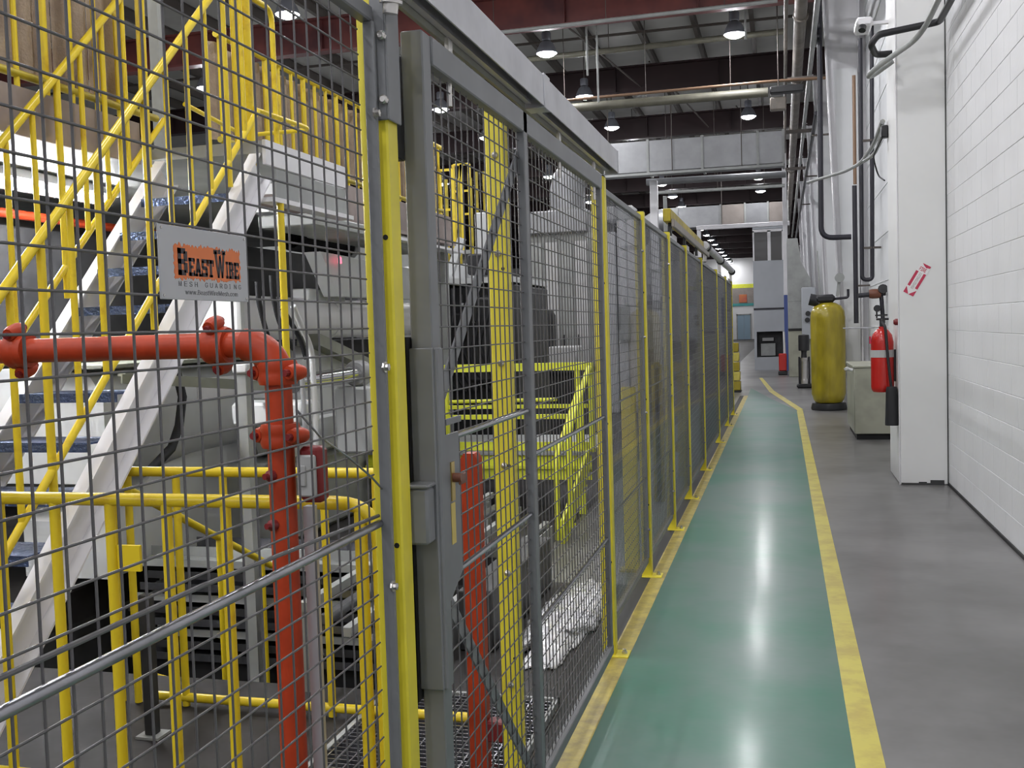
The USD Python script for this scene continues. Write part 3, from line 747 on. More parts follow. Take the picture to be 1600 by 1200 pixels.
for x, y0, lab, nmx in ((XN, 2.5, 'yellow handrail on the near side of the white stair', 'near'), (XS, 2.66, 'yellow handrail on the far side of the white stair', 'far')):
    h_ = thing('stair_handrail', lab, 'handrail', (x, 3.7, 1.5))
    zb = lambda y: .993 * y - 1.31
    zd = lambda y: .985 * y - 2.165
    part(h_, 'top_rail', T(fillet([(x, y0, zb(y0)), (x, 5.05, zb(5.05)), (x, 5.4, zb(5.05))], .1), .019, 12), 'yellow_rail')
    part(h_, 'middle_rail', T([(x, y0 - .1, zd(y0 - .1)), (x, 5.0, zd(5.0))], .0165, 12), 'yellow_rail')
    y = y0 + .08
    i = 0
    while y < 5.0:
        part(h_, 'baluster', T([(x, y, (zd(y) if i % 4 else zst(y) + .024)), (x, y, zb(y))], .0135 if i % 4 else .017, 10), 'yellow_rail')
        y += .175; i += 1
# overhead platform
pf = thing('platform', 'grey steel platform with white edge beams above the machines', 'platform', (-4.7, 6, 2.5))
part(pf, 'deck', B((-6.6, 3.2, 2.54), (-3.36, 10.2, 2.60)), 'machine_grey')
part(pf, 'landing', B((-3.36, 4.98, 2.535), (-2.66, 6.0, 2.60)), 'machine_grey')
part(pf, 'edge_beam', MB().box((-3.345, 6.02, 2.47), (-3.33, 10.2, 2.74)).box((-3.40, 6.02, 2.44), (-3.28, 10.2, 2.47)), 'screen_plate')
part(pf, 'edge_beam', B((-3.346, 3.2, 2.50), (-3.33, 4.86, 2.72)), 'screen_plate')
part(pf, 'landing_beam', MB().box((-2.66, 4.96, 2.47), (-2.64, 6.02, 2.60)), 'white_steel')
part(pf, 'landing_beam', MB().box((-3.36, 6.0, 2.47), (-2.64, 6.02, 2.60)), 'white_steel')
part(pf, 'lower_flange', MB().box((-3.34, 6.02, 2.36), (-3.20, 10.2, 2.385)).box((-2.70, 4.96, 2.27), (-2.60, 6.0, 2.295)), 'white_steel')
part(pf, 'web_plate', B((-2.66, 5.08, 2.295), (-2.645, 6.0, 2.46)), 'machine_grey')
part(pf, 'under_box', MB().box((-3.3, 6.05, 2.26), (-2.9, 7.0, 2.34), .01).box((-3.62, 7.4, 2.32), (-3.3, 9.5, 2.43), .01), 'machine_grey')
for (x, y) in ((-6.5, 3.4), (-6.5, 10.0), (-3.40, 10.05), (-6.5, 6.8)):
    part(pf, 'leg', B((x - .06, y - .06, 0), (x + .06, y + .06, 2.54)), 'machine_grey')
part(pf, 'yellow_leg', T([(-2.62, 5.06, .95), (-2.62, 5.06, 2.27)], .02, 12), 'yellow_rail', label='yellow round post under the landing')
part(pf, 'yellow_leg', T([(-2.80, 5.1, 2.40), (-2.80, 5.1, 3.9)], .024, 12), 'yellow_rail', label='yellow round post at the stair top')
part(pf, 'hoop', T(fillet([(-2.80, 4.96, 2.58), (-2.80, 4.96, 3.42), (-2.80, 5.4, 3.42), (-2.80, 5.4, 2.58)], .08), .016, 10), 'yellow_rail')
part(pf, 'hoop', T(fillet([(-2.78, 5.1, 2.80), (-2.74, 5.75, 2.80), (-3.2, 5.75, 2.80), (-3.2, 5.1, 2.86)], .1), .013, 10), 'yellow_rail')
part(pf, 'grey_mast', B((-3.42, 5.12, 2.6), (-3.36, 5.18, 4.6)), 'machine_grey')
# railings with corrugated tan screens
XG = -3.40
for (ya, yb_, lb) in ((3.0, 5.08, 'yellow platform railing with rusty tan screens, left of the stair top'), (5.75, 10.1, 'yellow platform railing with tan screens, right of the stair top')):
    zt = 3.98 if ya < 4 else 3.44
    s_ = thing('screened_railing', lb, 'railing', (XG, ya, 2.6))
    part(s_, 'bottom_rail', T([(XG + .03, ya, 2.79), (XG + .03, yb_, 2.79)], .02, 10), 'yellow_dirty')
    part(s_, 'top_rail', T([(XG + .03, ya, zt), (XG + .03, yb_, zt)], .022, 10), 'yellow_rail')
    y = ya + .05; i = 0
    while y < yb_:
        part(s_, 'bar', T([(XG + .03, y, 2.62), (XG + .03, y, zt)], .0195 if i % 3 == 0 else .013, 8), 'yellow_rail')
        y += .19; i += 1
    y = ya
    while y < yb_ - .2:
        n = 9; pr_ = []
        for k in range(n + 1): pr_.append((XG - .03 + (.016 if (k // 2) % 2 else -.016), y + .26 * k / n))
        poly = pr_ + [(a - .004, b) for a, b in pr_[::-1]]
        part(s_, 'screen', MB().prism(poly, 2.80, zt - .03, 'z'), 'tan_screen', smooth=False)
        y += .27
# fluorescent fixture under the platform
fx = thing('tube_light', 'bright fluorescent twin-tube light fixed under the platform', 'light fixture', (-4.2, 4.6, 2.45))
part(fx, 'housing', B((-4.27, 3.7, 2.475), (-4.10, 5.75, 2.535), .01), 'white_steel')
for dx in (-.045, .045):
    part(fx, 'tube', T([(-4.185 + dx, 3.75, 2.455), (-4.185 + dx, 5.70, 2.455)], .019, 10), 'tube_glow')
part(fx, 'reflector_lip', MB().box((-4.30, 3.7, 2.44), (-4.27, 5.75, 2.52)), 'white_steel')
rd = thing('red_sprinkler_pipe', 'thin red pipe with white flow arrows running under the tube light', 'pipe', (-4.6, 4.8, 2.3))
part(rd, 'pipe', T([(-4.6, 3.0, 2.36), (-4.6, 7.6, 2.36)], .03, 10), 'red_pipe_paint')
for y in (5.0, 5.1):
    part(rd, 'flow_mark', MB().lathe([(.031, 0), (.032, .0), (.032, .03), (.031, .03)], (-4.6, y, 2.36), 12, (0, 1, 0)), 'white_steel')

# the big white moulding press behind the stair
mm = thing('moulding_press', 'large white injection press under the platform with a rounded barrel', 'machine', (-4.5, 7, 0))
XM = -4.4
part(mm, 'bed', B((-5.6, 6.7, .0), (-3.55, 10.4, .62), .04), 'machine_grey')
part(mm, 'bed_front', MB().box((-3.56, 6.7, .64), (-3.5, 9.8, .92), .02), 'white_machine')
# rounded body behind the stair
prof = [(XM - .55, .70), (XM + .34, .70), (XM + .44, .80), (XM + .5, .98), (XM + .5, 1.22), (XM + .42, 1.34), (XM + .2, 1.40), (XM - .55, 1.40)]
part(mm, 'body', MB().prism(prof, 5.2, 7.9, 'y'), 'white_machine', smooth=50)
part(mm, 'body_lip', MB().box((XM + .0, 5.1, 1.39), (XM + .58, 8.1, 1.42), .006), 'machine_green_grey')
part(mm, 'foot_curve', MB().prism([(5.3, .1), (8.0, .1), (8.0, .5), (7.4, .72), (6.6, .80), (5.9, .72), (5.3, .45)], XM - .2, XM + .40, 'x'), 'white_machine')
part(mm, 'control_strip', B((XM + .49, 6.2, 1.12), (XM + .515, 7.6, 1.28), .004), 'white_steel')
part(mm, 'hose', T([P(270, 555, x=-3.8), P(285, 620, x=-3.8), P(280, 665, x=-3.8), P(268, 700, x=-3.8), P(235, 735, x=-3.8)], .03, 10), 'black_rubber')
# upper white barrel
part(mm, 'barrel', T([(-3.74, 6.3, 1.69), (-3.74, 10.4, 1.69)], .165, 24), 'white_steel')
for y in (7.9, 8.7):
    part(mm, 'barrel_band', MB().lathe([(.165, 0), (.176, 0), (.176, .04), (.165, .04)], (-3.74, y, 1.69), 24, (0, 1, 0)), 'white_steel')
part(mm, 'barrel_box', B((-3.82, 7.5, 1.83), (-3.66, 8.2, 1.93), .01), 'white_machine')
part(mm, 'barrel_box', B((XM - .1, 10.2, 1.98), (XM + .24, 10.4, 2.13), .01), 'white_machine')
part(mm, 'end_flange', B((-3.92, 6.22, 1.5), (-3.56, 6.31, 1.88), .02), 'white_machine')
# hopper with bellows and deflector plate
part(mm, 'bellows', MB().lathe(sum([[(.095, k * .05), (.122, k * .05 + .02), (.095, k * .05 + .04)] for k in range(22)], []), (XM + .35, 8.0, 2.40), 20, (0, 1, 0)), 'black_rubber')
part(mm, 'bellows_end', MB().lathe([(0, 0), (.12, 0), (.135, .02), (.135, .06), (.12, .07), (0, .07)], (XM + .35, 9.1, 2.40), 22, (0, 1, 0)), 'white_machine')
a0 = P(497, 393, x=-3.5); b0 = P(527, 463, x=-3.5); c0 = P(720, 440, x=-3.5)
part(mm, 'chute', MB().prism([(a0[1], a0[2]), (b0[1], b0[2]), (10.4, b0[2] + .02), (10.4, a0[2] - .05)], -3.62, -3.48, 'x'), 'white_machine')
part(mm, 'indicator', MB().lathe([(0, 0), (.018, 0), (.018, .05), (0, .06)], P(531, 412, x=-3.44), 8), 'red_led', label='small lit pink indicator')
# dark under the chute
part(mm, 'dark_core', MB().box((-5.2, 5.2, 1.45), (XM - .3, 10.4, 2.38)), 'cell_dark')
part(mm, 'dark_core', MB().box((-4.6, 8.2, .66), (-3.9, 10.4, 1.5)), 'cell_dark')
part(mm, 'inclined_plate', MB().prism([(P(482, 522, x=-3.6)[1], P(482, 522, x=-3.6)[2]), (P(565, 562, x=-3.6)[1], P(565, 562, x=-3.6)[2]), (P(565, 575, x=-3.6)[1], P(565, 575, x=-3.6)[2] - .02), (P(482, 540, x=-3.6)[1], P(482, 540, x=-3.6)[2])], -3.7, -3.5, 'x'), 'machine_green_grey')
part(mm, 'sloped_cover', MB().prism([(P(482, 540, x=-3.65)[1], P(482, 540, x=-3.65)[2]), (P(560, 572, x=-3.65)[1], P(560, 572, x=-3.65)[2]), (10.0, 1.25), (10.0, .66), (7.0, .66), (6.8, 1.1)], -3.9, -3.62, 'x'), 'white_machine')
# hydraulic ram
ya, yb2 = P(488, 592, x=-3.25)[1], P(556, 592, x=-3.25)[1]
part(mm, 'ram', T([(-3.25, ya - .3, 1.22), (-3.25, yb2, 1.24)], .062, 18), 'chrome')
part(mm, 'ram_cap', MB().lathe([(0, 0), (.09, 0), (.105, .03), (.105, .12), (.08, .16), (0, .16)], (-3.25, yb2 - .02, 1.24), 20, (0, 1, 0)), 'cap_grey')
part(mm, 'ram_bracket', MB().box((-3.4, yb2 - .1, .62), (-3.1, yb2 + .1, 1.14), .02), 'white_machine')
part(mm, 'ram_bracket', MB().box((-3.62, ya - .5, .95), (-3.1, ya - .2, 1.11), .02), 'white_machine')
# hoses hanging by the barrel
for k, (pts) in enumerate([[(402, 440), (404, 470), (416, 520), (430, 560)], [(424, 430), (426, 460), (436, 505), (458, 545)], [(440, 480), (452, 500), (470, 530), (478, 560)]]):
    solo('hydraulic_hose', T(fillet([P(a, b, x=-3.15) for a, b in pts], .1), .017, 10), 'black_rubber', ['black hydraulic hose nearest the stair, hanging before the white barrel', 'middle black hydraulic hose hanging before the white barrel', 'black hydraulic hose bending down behind the yellow post'][k], 'hose', P(*pts[0], x=-3.15), 'black hoses by the white press')
cd = thing('grey_conduit', 'pale grey conduit that bends and drops beside the red elbow', 'conduit', P(487, 560, x=-3.0))
part(cd, 'pipe', T(fillet([P(458, 478, x=-3.0), P(472, 512, x=-3.0), P(487, 545, x=-3.0), P(491, 620, x=-3.0), P(496, 760, x=-3.0)], .2), .019, 12), 'white_pipe')
part(cd, 'side_pipe', T([P(472, 590, x=-3.05), P(478, 690, x=-3.05)], .017, 10), 'galvanised')
ms = thing('steel_mast', 'grey square steel mast standing behind the yellow railings', 'post', P(378, 620, y=5.35) * [1, 1, 0])
q = P(378, 620, y=5.35)
part(ms, 'tube', B((q[0] - .03, 5.35, -1.2), (q[0] + .03, 5.41, 1.34)), 'machine_grey')
part(ms, 'head', B((q[0] - .05, 5.33, 1.3405), (q[0] + .05, 5.43, 1.40), .01), 'white_steel')
sb = thing('service_shelf', 'long white service beam crossing behind the red elbow', 'beam', (-3.4, 5.5, 1.35))
part(sb, 'angle', MB().bar(P(190, 585, x=-3.45), P(440, 600, x=-3.45), .05, .02).bar(P(190, 592, x=-3.40), P(440, 606, x=-3.40), .01, .05), 'machine_green_grey')
# grey machine mass under the left part of the platform
lm_ = thing('hydraulic_unit', 'grey hydraulic unit under the platform behind the far handrail', 'machine', (-5.2, 4.6, 0))
part(lm_, 'tank', B((-6.2, 3.3, 0.003), (-4.98, 5.1, 1.44), .04), 'machine_grey')
part(lm_, 'upper_panel', MB().bar((-5.4, 3.4, 2.12), (-5.4, 5.05, 2.02), .3, .22), 'machine_grey')
part(lm_, 'dark_panel', MB().box((-6.0, 3.3, 1.45), (-5.8, 5.1, 2.0)), 'cell_dark')
part(lm_, 'pipe', T([(-5.3, 3.3, 1.88), (-5.3, 5.1, 1.84)], .03, 10), 'galvanised')
part(lm_, 'pipe', T([(-5.26, 3.3, 1.68), (-5.26, 5.1, 1.66)], .022, 10), 'bar_steel')
part(lm_, 'valve', MB().lathe([(0, 0), (.07, 0), (.07, .1), (.04, .13), (0, .13)], (-5.3, 4.7, 1.44), 12), 'black_paint')

# yellow work deck with steps, further along the cell
yd = thing('yellow_deck', 'yellow work deck with steps and railings beyond the gate', 'work platform', (-2.0, 7.6, 0))
YD = 8.2
def at(px, py): return P(px, py, y=YD)
xl, xr = at(575, 740)[0], at(925, 740)[0]
zz = lambda py: at(760, py)[2]
part(yd, 'toe_board', B((xl, YD, zz(704)), (xr, YD + .03, zz(691))), 'yellow_lime')
part(yd, 'deck', B((xl, YD - .05, zz(710)), (xr, 9.5, zz(705))), 'machine_grey')
part(yd, 'fascia', MB().box((xl, YD - .02, zz(748)), (xr, YD, zz(711))).box((xl, YD - .05, zz(731)), (xr, YD - .02, zz(727))), 'yellow_lime')
part(yd, 'top_rail', MB().box((at(690, 570)[0], YD - .02, zz(581)), (xr, YD + .03, zz(569))), 'yellow_lime')
part(yd, 'middle_rail', MB().box((at(690, 640)[0], YD, zz(639)), (xr, YD + .03, zz(633))).box((at(660, 650)[0], YD - .02, zz(655)), (at(895, 650)[0], YD + .02, zz(648))), 'yellow_lime')
part(yd, 'pipe_rail', T([at(703, 628), at(870, 624)], .016, 10), 'yellow_lime')
for px in (697, 903, 924):
    x = at(px, 640)[0]
    part(yd, 'railing_post', B((x - .02, YD - .01, zz(706)), (x + .02, YD + .03, zz(570))), 'yellow_lime')
for x in (xl + .1, -2.3, xr - .1):
    part(yd, 'leg', B((x - .03, YD + .05, 0), (x + .03, YD + .11, zz(711))), 'yellow_lime')
yb0, xs0, xs1 = 7.1, -1.56, xr - .02
for py, y in ((830, 7.28), (797, 7.52), (767, 7.76), (743, 7.98)):
    z = P(930, py, y=y)[2]
    tr_ = part(yd, 'step', B((xs0 + .03, y + .008, z - .012), (xs1, y + .22, z)), 'machine_grey')
    part(tr_, 'nosing', B((xs0 + .03, y - .012, z - .03), (xs1, y + .007, z + .004)), 'yellow_lime')
    part(tr_, 'rear_edge', B((xs0 + .03, y + .2, z + .001), (xs1, y + .22, z + .014)), 'yellow_lime')
for x in (xs0, xs1 + .002):
    part(yd, 'stringer', MB().prism([(yb0 - .02, 0), (yb0 + .16, 0), (YD - .06, zz(730)), (YD - .06, zz(700)), (yb0 - .02, .17)], x, x + .012, 'x'), 'yellow_lime')
part(yd, 'handrail', T(fillet([(xs0 - .03, yb0 + .02, .02), (xs0 - .03, yb0 + .03, .62), (xs0 - .03, YD - .08, zz(600)), (xs0 - .03, YD - .08, zz(700))], .1), .020, 12), 'yellow_lime')
part(yd, 'handrail', T(fillet([(xs0 + .05, yb0 + .10, .10), (xs0 + .05, yb0 + .12, .80), (xs0 + .05, YD - .08, zz(572)), (xs0 + .05, YD - .08, zz(700))], .1), .024, 12), 'yellow_lime')
# light curtain post near the fence
lc = thing('light_curtain_post', 'short wide yellow guard post standing inside the second fixed panel', 'post', (-1.02, 6.6, 0))
q = P(988, 893, z=0); t_ = P(985, 605, y=q[1])
part(lc, 'column', B((q[0] - .045, q[1], .012), (q[0] + .045, q[1] + .05, t_[2]), .006), 'yellow')
part(lc, 'base', B((q[0] - .08, q[1] - .03, 0), (q[0] + .08, q[1] + .09, .012)), 'yellow_dirty')
# slotted yellow guard frames farther along inside the fence
for k, (px0, px1, py0, py1, yy, lb) in enumerate([(1017, 1040, 570, 830, 8.9, 'tall yellow guard frame inside the third fixed panel'), (1040, 1072, 568, 760, 10.4, 'wide slotted yellow guard frame inside the fourth panel')]):
    a, b = P(px0, py0, y=yy), P(px1, py1, y=yy)
    f_ = thing('guard_barrier', lb, 'guard barrier', (a[0], yy, 0))
    part(f_, 'post', B((a[0], yy, 0), (a[0] + .07, yy + .06, a[2])), 'yellow_dirty')
    part(f_, 'post', B((b[0] - .07, yy, 0), (b[0], yy + .06, a[2])), 'yellow_dirty')
    for z in (.25, .62, a[2] - .08):
        part(f_, 'cross_plate', B((a[0] + .07, yy + .01, z), (b[0] - .07, yy + .04, z + .1)), 'yellow_dirty')

# dark robot and mould carriers behind the gate
rb = thing('mould_carrier', 'black mould carrier machine with hoses behind the gate mesh', 'machine', (-2.7, 10.6, 0))
YR = 10.6
a, b = P(672, 432, y=YR), P(812, 690, y=YR)
part(rb, 'body', B((a[0], YR, .0), (b[0], YR + 1.6, a[2] - .1), .04), 'black_paint')
part(rb, 'side_block', MB().box((a[0] + .1, YR - .15, .9), (a[0] + .55, YR, 1.75), .03).box((b[0] - .5, YR - .2, 1.0), (b[0] - .1, YR, 1.9), .03), 'cell_dark')
rg = random.Random(11)
for k in range(9):
    x = a[0] + .1 + (b[0] - a[0] - .2) * k / 8
    part(rb, 'hose', T(fillet([(x, YR - .12, 2.0 + rg.uniform(-.1, .1)), (x + .05, YR - .24, 1.7), (x - .08, YR - .26, 1.3 + rg.uniform(-.2, .2)), (x + .12, YR - .12, .9)], .15), .022, 8), 'black_rubber')
for k in range(7):
    part(rb, 'fitting', MB().lathe([(0, 0), (.028, 0), (.028, .04), (.016, .06), (0, .06)], (a[0] + .2 + rg.uniform(0, 1.0) * (b[0] - a[0] - .4), YR - .22, rg.uniform(1.1, 1.95)), 8, (0, -1, .3)), 'chrome')
part(rb, 'top_plate', MB().box((a[0] - .1, YR - .1, a[2] - .1), (b[0], YR + 1.6, a[2] - .04)), 'white_machine')
# white arm parts above the carrier
ar = thing('transfer_arm', 'white transfer arm on a column above the black carrier', 'machine', (-3.1, 11, 2))
part(ar, 'arm', MB().bar(P(702, 430, y=11.2), P(722, 372, y=11.2), .08, .08, (0, 1, 0)), 'white_machine')
part(ar, 'beam', B(P(625, 450, y=11.4), P(730, 412, y=11.4) + np.array([0, .3, 0]), .02), 'white_machine')
part(ar, 'column', B(P(745, 470, y=11.3), P(775, 330, y=11.3) + np.array([0, .3, 0]), .02), 'white_machine')
part(ar, 'head', B(P(730, 430, y=11.1), P(770, 395, y=11.1) + np.array([0, .3, 0]), .02), 'black_paint')
part(ar, 'column_base', B(P(745, 600, y=11.35), P(775, 470, y=11.35) + np.array([0, .2, 0])), 'machine_grey')
# yellow cages high up further back
for k, (px0, px1, py0, py1, yy, lb) in enumerate([(667, 712, 268, 420, 13.0, 'yellow cage on the platform just right of the gate lock stile'), (708, 736, 258, 360, 15.0, 'small yellow cage farther back on the platform')]):
    c_ = thing('yellow_cage', lb, 'guard cage', P(px0, py1, y=yy))
    a, b = P(px0, py0, y=yy), P(px1, py1, y=yy)
    for x in (a[0], (a[0] + b[0]) / 2, b[0]):
        for y in (yy, yy + .8):
            part(c_, 'upright', B((x - .02, y - .02, b[2] - .3), (x + .02, y + .02, a[2])), 'yellow_dirty' if y > yy else 'yellow_rail')
    for z in (a[2], (a[2] * .6 + b[2] * .4), (a[2] * .25 + b[2] * .75)):
        part(c_, 'rail', B((a[0], yy - .015, z - .016), (b[0], yy + .015, z + .016)), 'yellow_rail')
    part(c_, 'brace', MB().bar((a[0], yy, b[2]), ((a[0] + b[0]) / 2, yy, a[2]), .04, .04), 'yellow_rail')
    part(c_, 'floor', B((a[0] - .1, yy - .1, b[2] - .36), (b[0] + .1, yy + .9, b[2] - .3)), 'machine_grey')
    for x in (a[0], b[0]):
        part(c_, 'leg', B((x - .05, yy + .3, 0), (x + .05, yy + .4, b[2] - .36)), 'machine_grey')
# pale cabinets and ducts behind the far panels
YC = 14.6
fc = thing('control_cabinet', 'pale grey control cabinet row seen through the far fence panels', 'cabinet', (-2.8, YC, 0))
a, b = P(822, 338, y=YC), P(925, 560, y=YC)
part(fc, 'body', B((a[0], YC, 0), (b[0], YC + .8, a[2] - .25), .02), 'machine_grey')
part(fc, 'cornice', B((a[0] - .05, YC - .1, a[2] - .28), (b[0], YC + .8, a[2] + .05), .02), 'duct_steel')
for k in range(4):
    xx = a[0] + .05 + (b[0] - a[0] - .05) * k / 4
    d_ = part(fc, 'door', B((xx, YC - .03, .4), (xx + (b[0] - a[0]) / 4 - .04, YC - .002, a[2] - .4), .01), 'light_cabinet' if k % 2 else 'machine_grey')
    part(d_, 'handle', B((xx + .03, YC - .05, 1.2), (xx + .05, YC - .03, 1.45)), 'black_paint')
part(fc, 'bench', MB().box((a[0] - .1, YC - 1.2, .95), (b[0] + .2, YC - .2, 1.02)).box((a[0], YC - 1.1, 0), (b[0], YC - .3, .95)), 'cell_dark')
part(fc, 'bench_box', B((a[0] + .5, YC - 1.0, 1.02), (a[0] + .9, YC - .5, 1.3), .02), 'light_cabinet')
part(fc, 'motor', MB().lathe([(0, 0), (.22, 0), (.25, .05), (.25, .7), (.2, .78), (0, .78)], (a[0] + .3, YC - .7, 1.03), 18), 'black_paint')
wc = thing('white_cabinet', 'white panelled cabinet behind the first clear-sheet panel', 'cabinet', (-2.3, 18, 0))
a, b = P(945, 345, y=18.0), P(1000, 560, y=18.0)
for k in range(3):
    xx = a[0] + (b[0] - a[0]) * k / 3
    part(wc, 'panel', B((xx + .01, 18.0, .0), (xx + (b[0] - a[0]) / 3 - .01, 18.9, a[2] - (.0 if k else .2)), .02), 'white_steel')
part(wc, 'top_box', B((a[0], 18.02, a[2] + .003), (a[0] + .5, 18.6, a[2] + .25), .02), 'light_cabinet')
part(wc, 'switch_box', B((b[0] - .35, 17.9, 1.3), (b[0] - .15, 18.0, 1.9), .01), 'machine_grey')
# long machine row in the background of the cell
for k, (x0, x1, y0, y1, z1, mt, lb) in enumerate([(-9.5, -7.2, 5.0, 12.0, 3.4, 'machine_grey', 'tall grey machine block far behind the white stair'), (-8.5, -5.8, 13.5, 19.0, 3.1, 'cell_dark', 'dark machine block behind the platform end'), (-7.8, -5.8, 19.5, 25.0, 2.6, 'machine_grey', 'grey machine block behind the yellow cages'), (-5.6, -3.5, 23, 32, 3.0, 'cell_dark', 'dark machine block far beyond the control cabinets'), (-14, -10.5, 4, 30, 3.8, 'cell_dark', 'long dark machine row at the far side of the hall')]):
    t_ = thing('background_machine', lb, 'machine', ((x0 + x1) / 2, y0, 0))
    part(t_, 'body', B((x0, y0, 0), (x1, y1, z1 * .8), .04), mt)
    part(t_, 'top_unit', B((x0 + .2, y0 + .3, z1 * .8), (x1 - .4, y1 - .5, z1), .04), 'white_machine' if k in (0, 2) else 'machine_grey')
    part(t_, 'side_panel', B((x1, y0 + .4, z1 * .3), (x1 + .05, y1 - .4, z1 * .7), .02), 'light_cabinet' if k in (2,) else 'machine_grey')
# ------------------------------------------------------------------ RIGHT SIDE AND FAR END
# slanted arrow sign on the pillar
sq = [P(a, b, y=9.99) for a, b in ((1439.6, 408.8), (1455.4, 416.7), (1426.7, 464.2), (1411.2, 455.4))]
c0 = sum(sq) / 4
ex = ((sq[1] + sq[2]) - (sq[0] + sq[3])) / 2; ez = ((sq[0] + sq[1]) - (sq[2] + sq[3])) / 2
ex[1] = ez[1] = 0
W_, H_ = np.linalg.norm(ex), np.linalg.norm(ez); ez /= H_; ex = np.array([ez[2], 0, -ez[0]])
asn = thing('arrow_sign', 'red and white arrow sign hung aslant on the white pillar', 'sign', c0)
def S2(poly, d0=.0015, d1=.002):
    """a polygon in the sign's own plane (u right, v up, in metres from its centre)"""
    m = trimesh.creation.extrude_polygon(Polygon(poly) if not hasattr(poly, 'exterior') else poly, d1 - d0, engine='earcut')
    v = np.array(m.vertices)
    p = np.array([c0[0], 9.999, c0[2]]) + v[:, :1] * ex + v[:, 1:2] * ez + np.c_[0 * v[:, 0], -(v[:, 2] + d0), 0 * v[:, 0]]
    return MB().add(p, np.array(m.faces)[:, ::-1])
w2, h2 = W_ / 2, H_ / 2
part(asn, 'plate', S2([(-w2, -h2), (w2, -h2), (w2, h2), (-w2, h2)], 0, .0015), 'arrow_white', smooth=False)
part(asn, 'red_band', S2([(-w2 * .6, h2 * .98), (w2 * .98, h2 * .98), (w2 * .98, h2 * .86), (w2 * .35, h2 * .80), (-w2 * .2, h2 * .88)]), 'arrow_red', smooth=False)
for s_ in (-1, 1):
    part(asn, 'red_side', S2([(s_ * w2 * .98, h2 * .45), (s_ * w2 * .5, h2 * .45), (s_ * w2 * .5, -h2 * .52), (s_ * w2 * .98, -h2 * .52)][::s_]), 'arrow_red', smooth=False)
    part(asn, 'red_corner', S2([(s_ * w2 * .98, -h2 * .98), (s_ * .02 * w2, -h2 * .98), (s_ * w2 * .98, -h2 * .60)][::s_]), 'arrow_red', smooth=False)
def sign_text(nm, text, u0, u1, v0, v1, mat, along=False):
    m = meshkit.text_mesh(text, 1.0, .02, True)
    a = np.array(m.vertices); lo, hi = a.min(0), a.max(0); t = (a - lo) / (hi - lo)
    if along: U_, V_ = u0 + t[:, 1] * (u1 - u0), v1 - t[:, 0] * (v1 - v0)
    else: U_, V_ = u0 + t[:, 0] * (u1 - u0), v0 + t[:, 1] * (v1 - v0)
    p = np.array([c0[0], 9.999, c0[2]]) + U_[:, None] * ex + V_[:, None] * ez + np.c_[0 * U_, -(.0016 + t[:, 2] * .0005), 0 * U_]
    part(asn, nm, MB().add(p, np.array(m.faces)), mat, smooth=False)
sign_text('fire_word', 'FIRE', -w2 * .62, w2 * .62, h2 * .53, h2 * .76, 'arrow_red')
sign_text('extinguisher_word', 'EXTINGUISHER', -w2 * .25, w2 * .25, -h2 * .62, h2 * .42, 'arrow_text', True)
# fire extinguisher on the pillar's side
EX, EY = .915, 10.25
fe = thing('fire_extinguisher', 'large red fire extinguisher hung on the side of the white pillar', 'fire extinguisher', (EX, EY, .87))
zb_ = P(1383, 612, y=EY)[2]
part(fe, 'cylinder', MB().lathe([(0, 0), (.085, 0), (.1, .02), (.104, .05), (.104, .47), (.09, .54), (.055, .59), (.03, .60), (.03, .62), (0, .62)], (EX, EY, zb_), 24), 'red_ext')
part(fe, 'band', MB().lathe([(.105, 0), (.1065, .0), (.1065, .07), (.105, .07)], (EX, EY, P(1383, 558, y=EY)[2]), 24), 'light_cabinet', label='white label band')
part(fe, 'valve', MB().lathe([(0, 0), (.022, 0), (.022, .07), (.012, .09), (0, .09)], (EX, EY, zb_ + .61), 12).box((EX - .05, EY - .015, zb_ + .68), (EX + .06, EY + .015, zb_ + .70)).box((EX - .06, EY - .012, zb_ + .72), (EX + .05, EY + .012, zb_ + .735)), 'black_paint')
part(fe, 'hose', T(fillet([(EX, EY - .03, zb_ + .66), (EX + .02, EY - .1, zb_ + .62), (EX + .04, EY - .125, zb_ + .3), (EX + .07, EY - .13, zb_ + .0)], .06), .014, 8), 'black_rubber')
part(fe, 'horn', MB().lathe([(0, .36), (.045, .36), (.052, .33), (.062, .02), (.062, 0), (.05, 0), (.045, .1), (0, .1)], (EX + .065, EY - .17, P(1395, 664, y=10.1)[2]), 16), 'black_rubber')
part(fe, 'wall_bracket', B((EX + .100, EY - .03, zb_ + .1), (1.036, EY + .03, zb_ + .4)), 'black_paint')
part(fe, 'gauge_tag', B((EX - .115, EY - .02, zb_ + .46), (EX - .10, EY + .02, zb_ + .53)), 'arrow_red')
q = P(1402, 503, y=9.99)
rbn = thing('call_point', 'small dark red knob on the pillar edge above the extinguisher', 'alarm button', q)
part(rbn, 'body', MB().lathe([(0, .0), (.030, 0), (.030, .03), (.02, .045), (0, .045)], (1.042, 10.03, q[2]), 14, (-1, 0, 0)), 'red_dark')
# beige cabinet
cb = thing('beige_cabinet', 'low beige steel cabinet on a dark plinth behind the white pillar', 'cabinet', (1.15, 14.0, 0))
zc = P(1340, 575, y=13.75)[2]
part(cb, 'body', B((.88, 13.7, .075), (1.44, 15.2, zc), .008), 'beige_cabinet')
part(cb, 'plinth', B((.91, 13.76, 0), (1.44, 15.15, .075)), 'dark_slot')
part(cb, 'top', B((.87, 13.69, zc + .001), (1.445, 15.21, zc + .03), .006), 'beige_cabinet')
part(cb, 'tap', MB().lathe([(0, 0), (.02, 0), (.02, .09), (0, .09)], (.87, 13.8, zc - .03), 10, (-1, 0, .3)).lathe([(0, 0), (.03, 0), (.03, .03), (0, .03)], (.80, 13.8, zc - .02), 10, (-.5, 0, 1)), 'white_pipe')
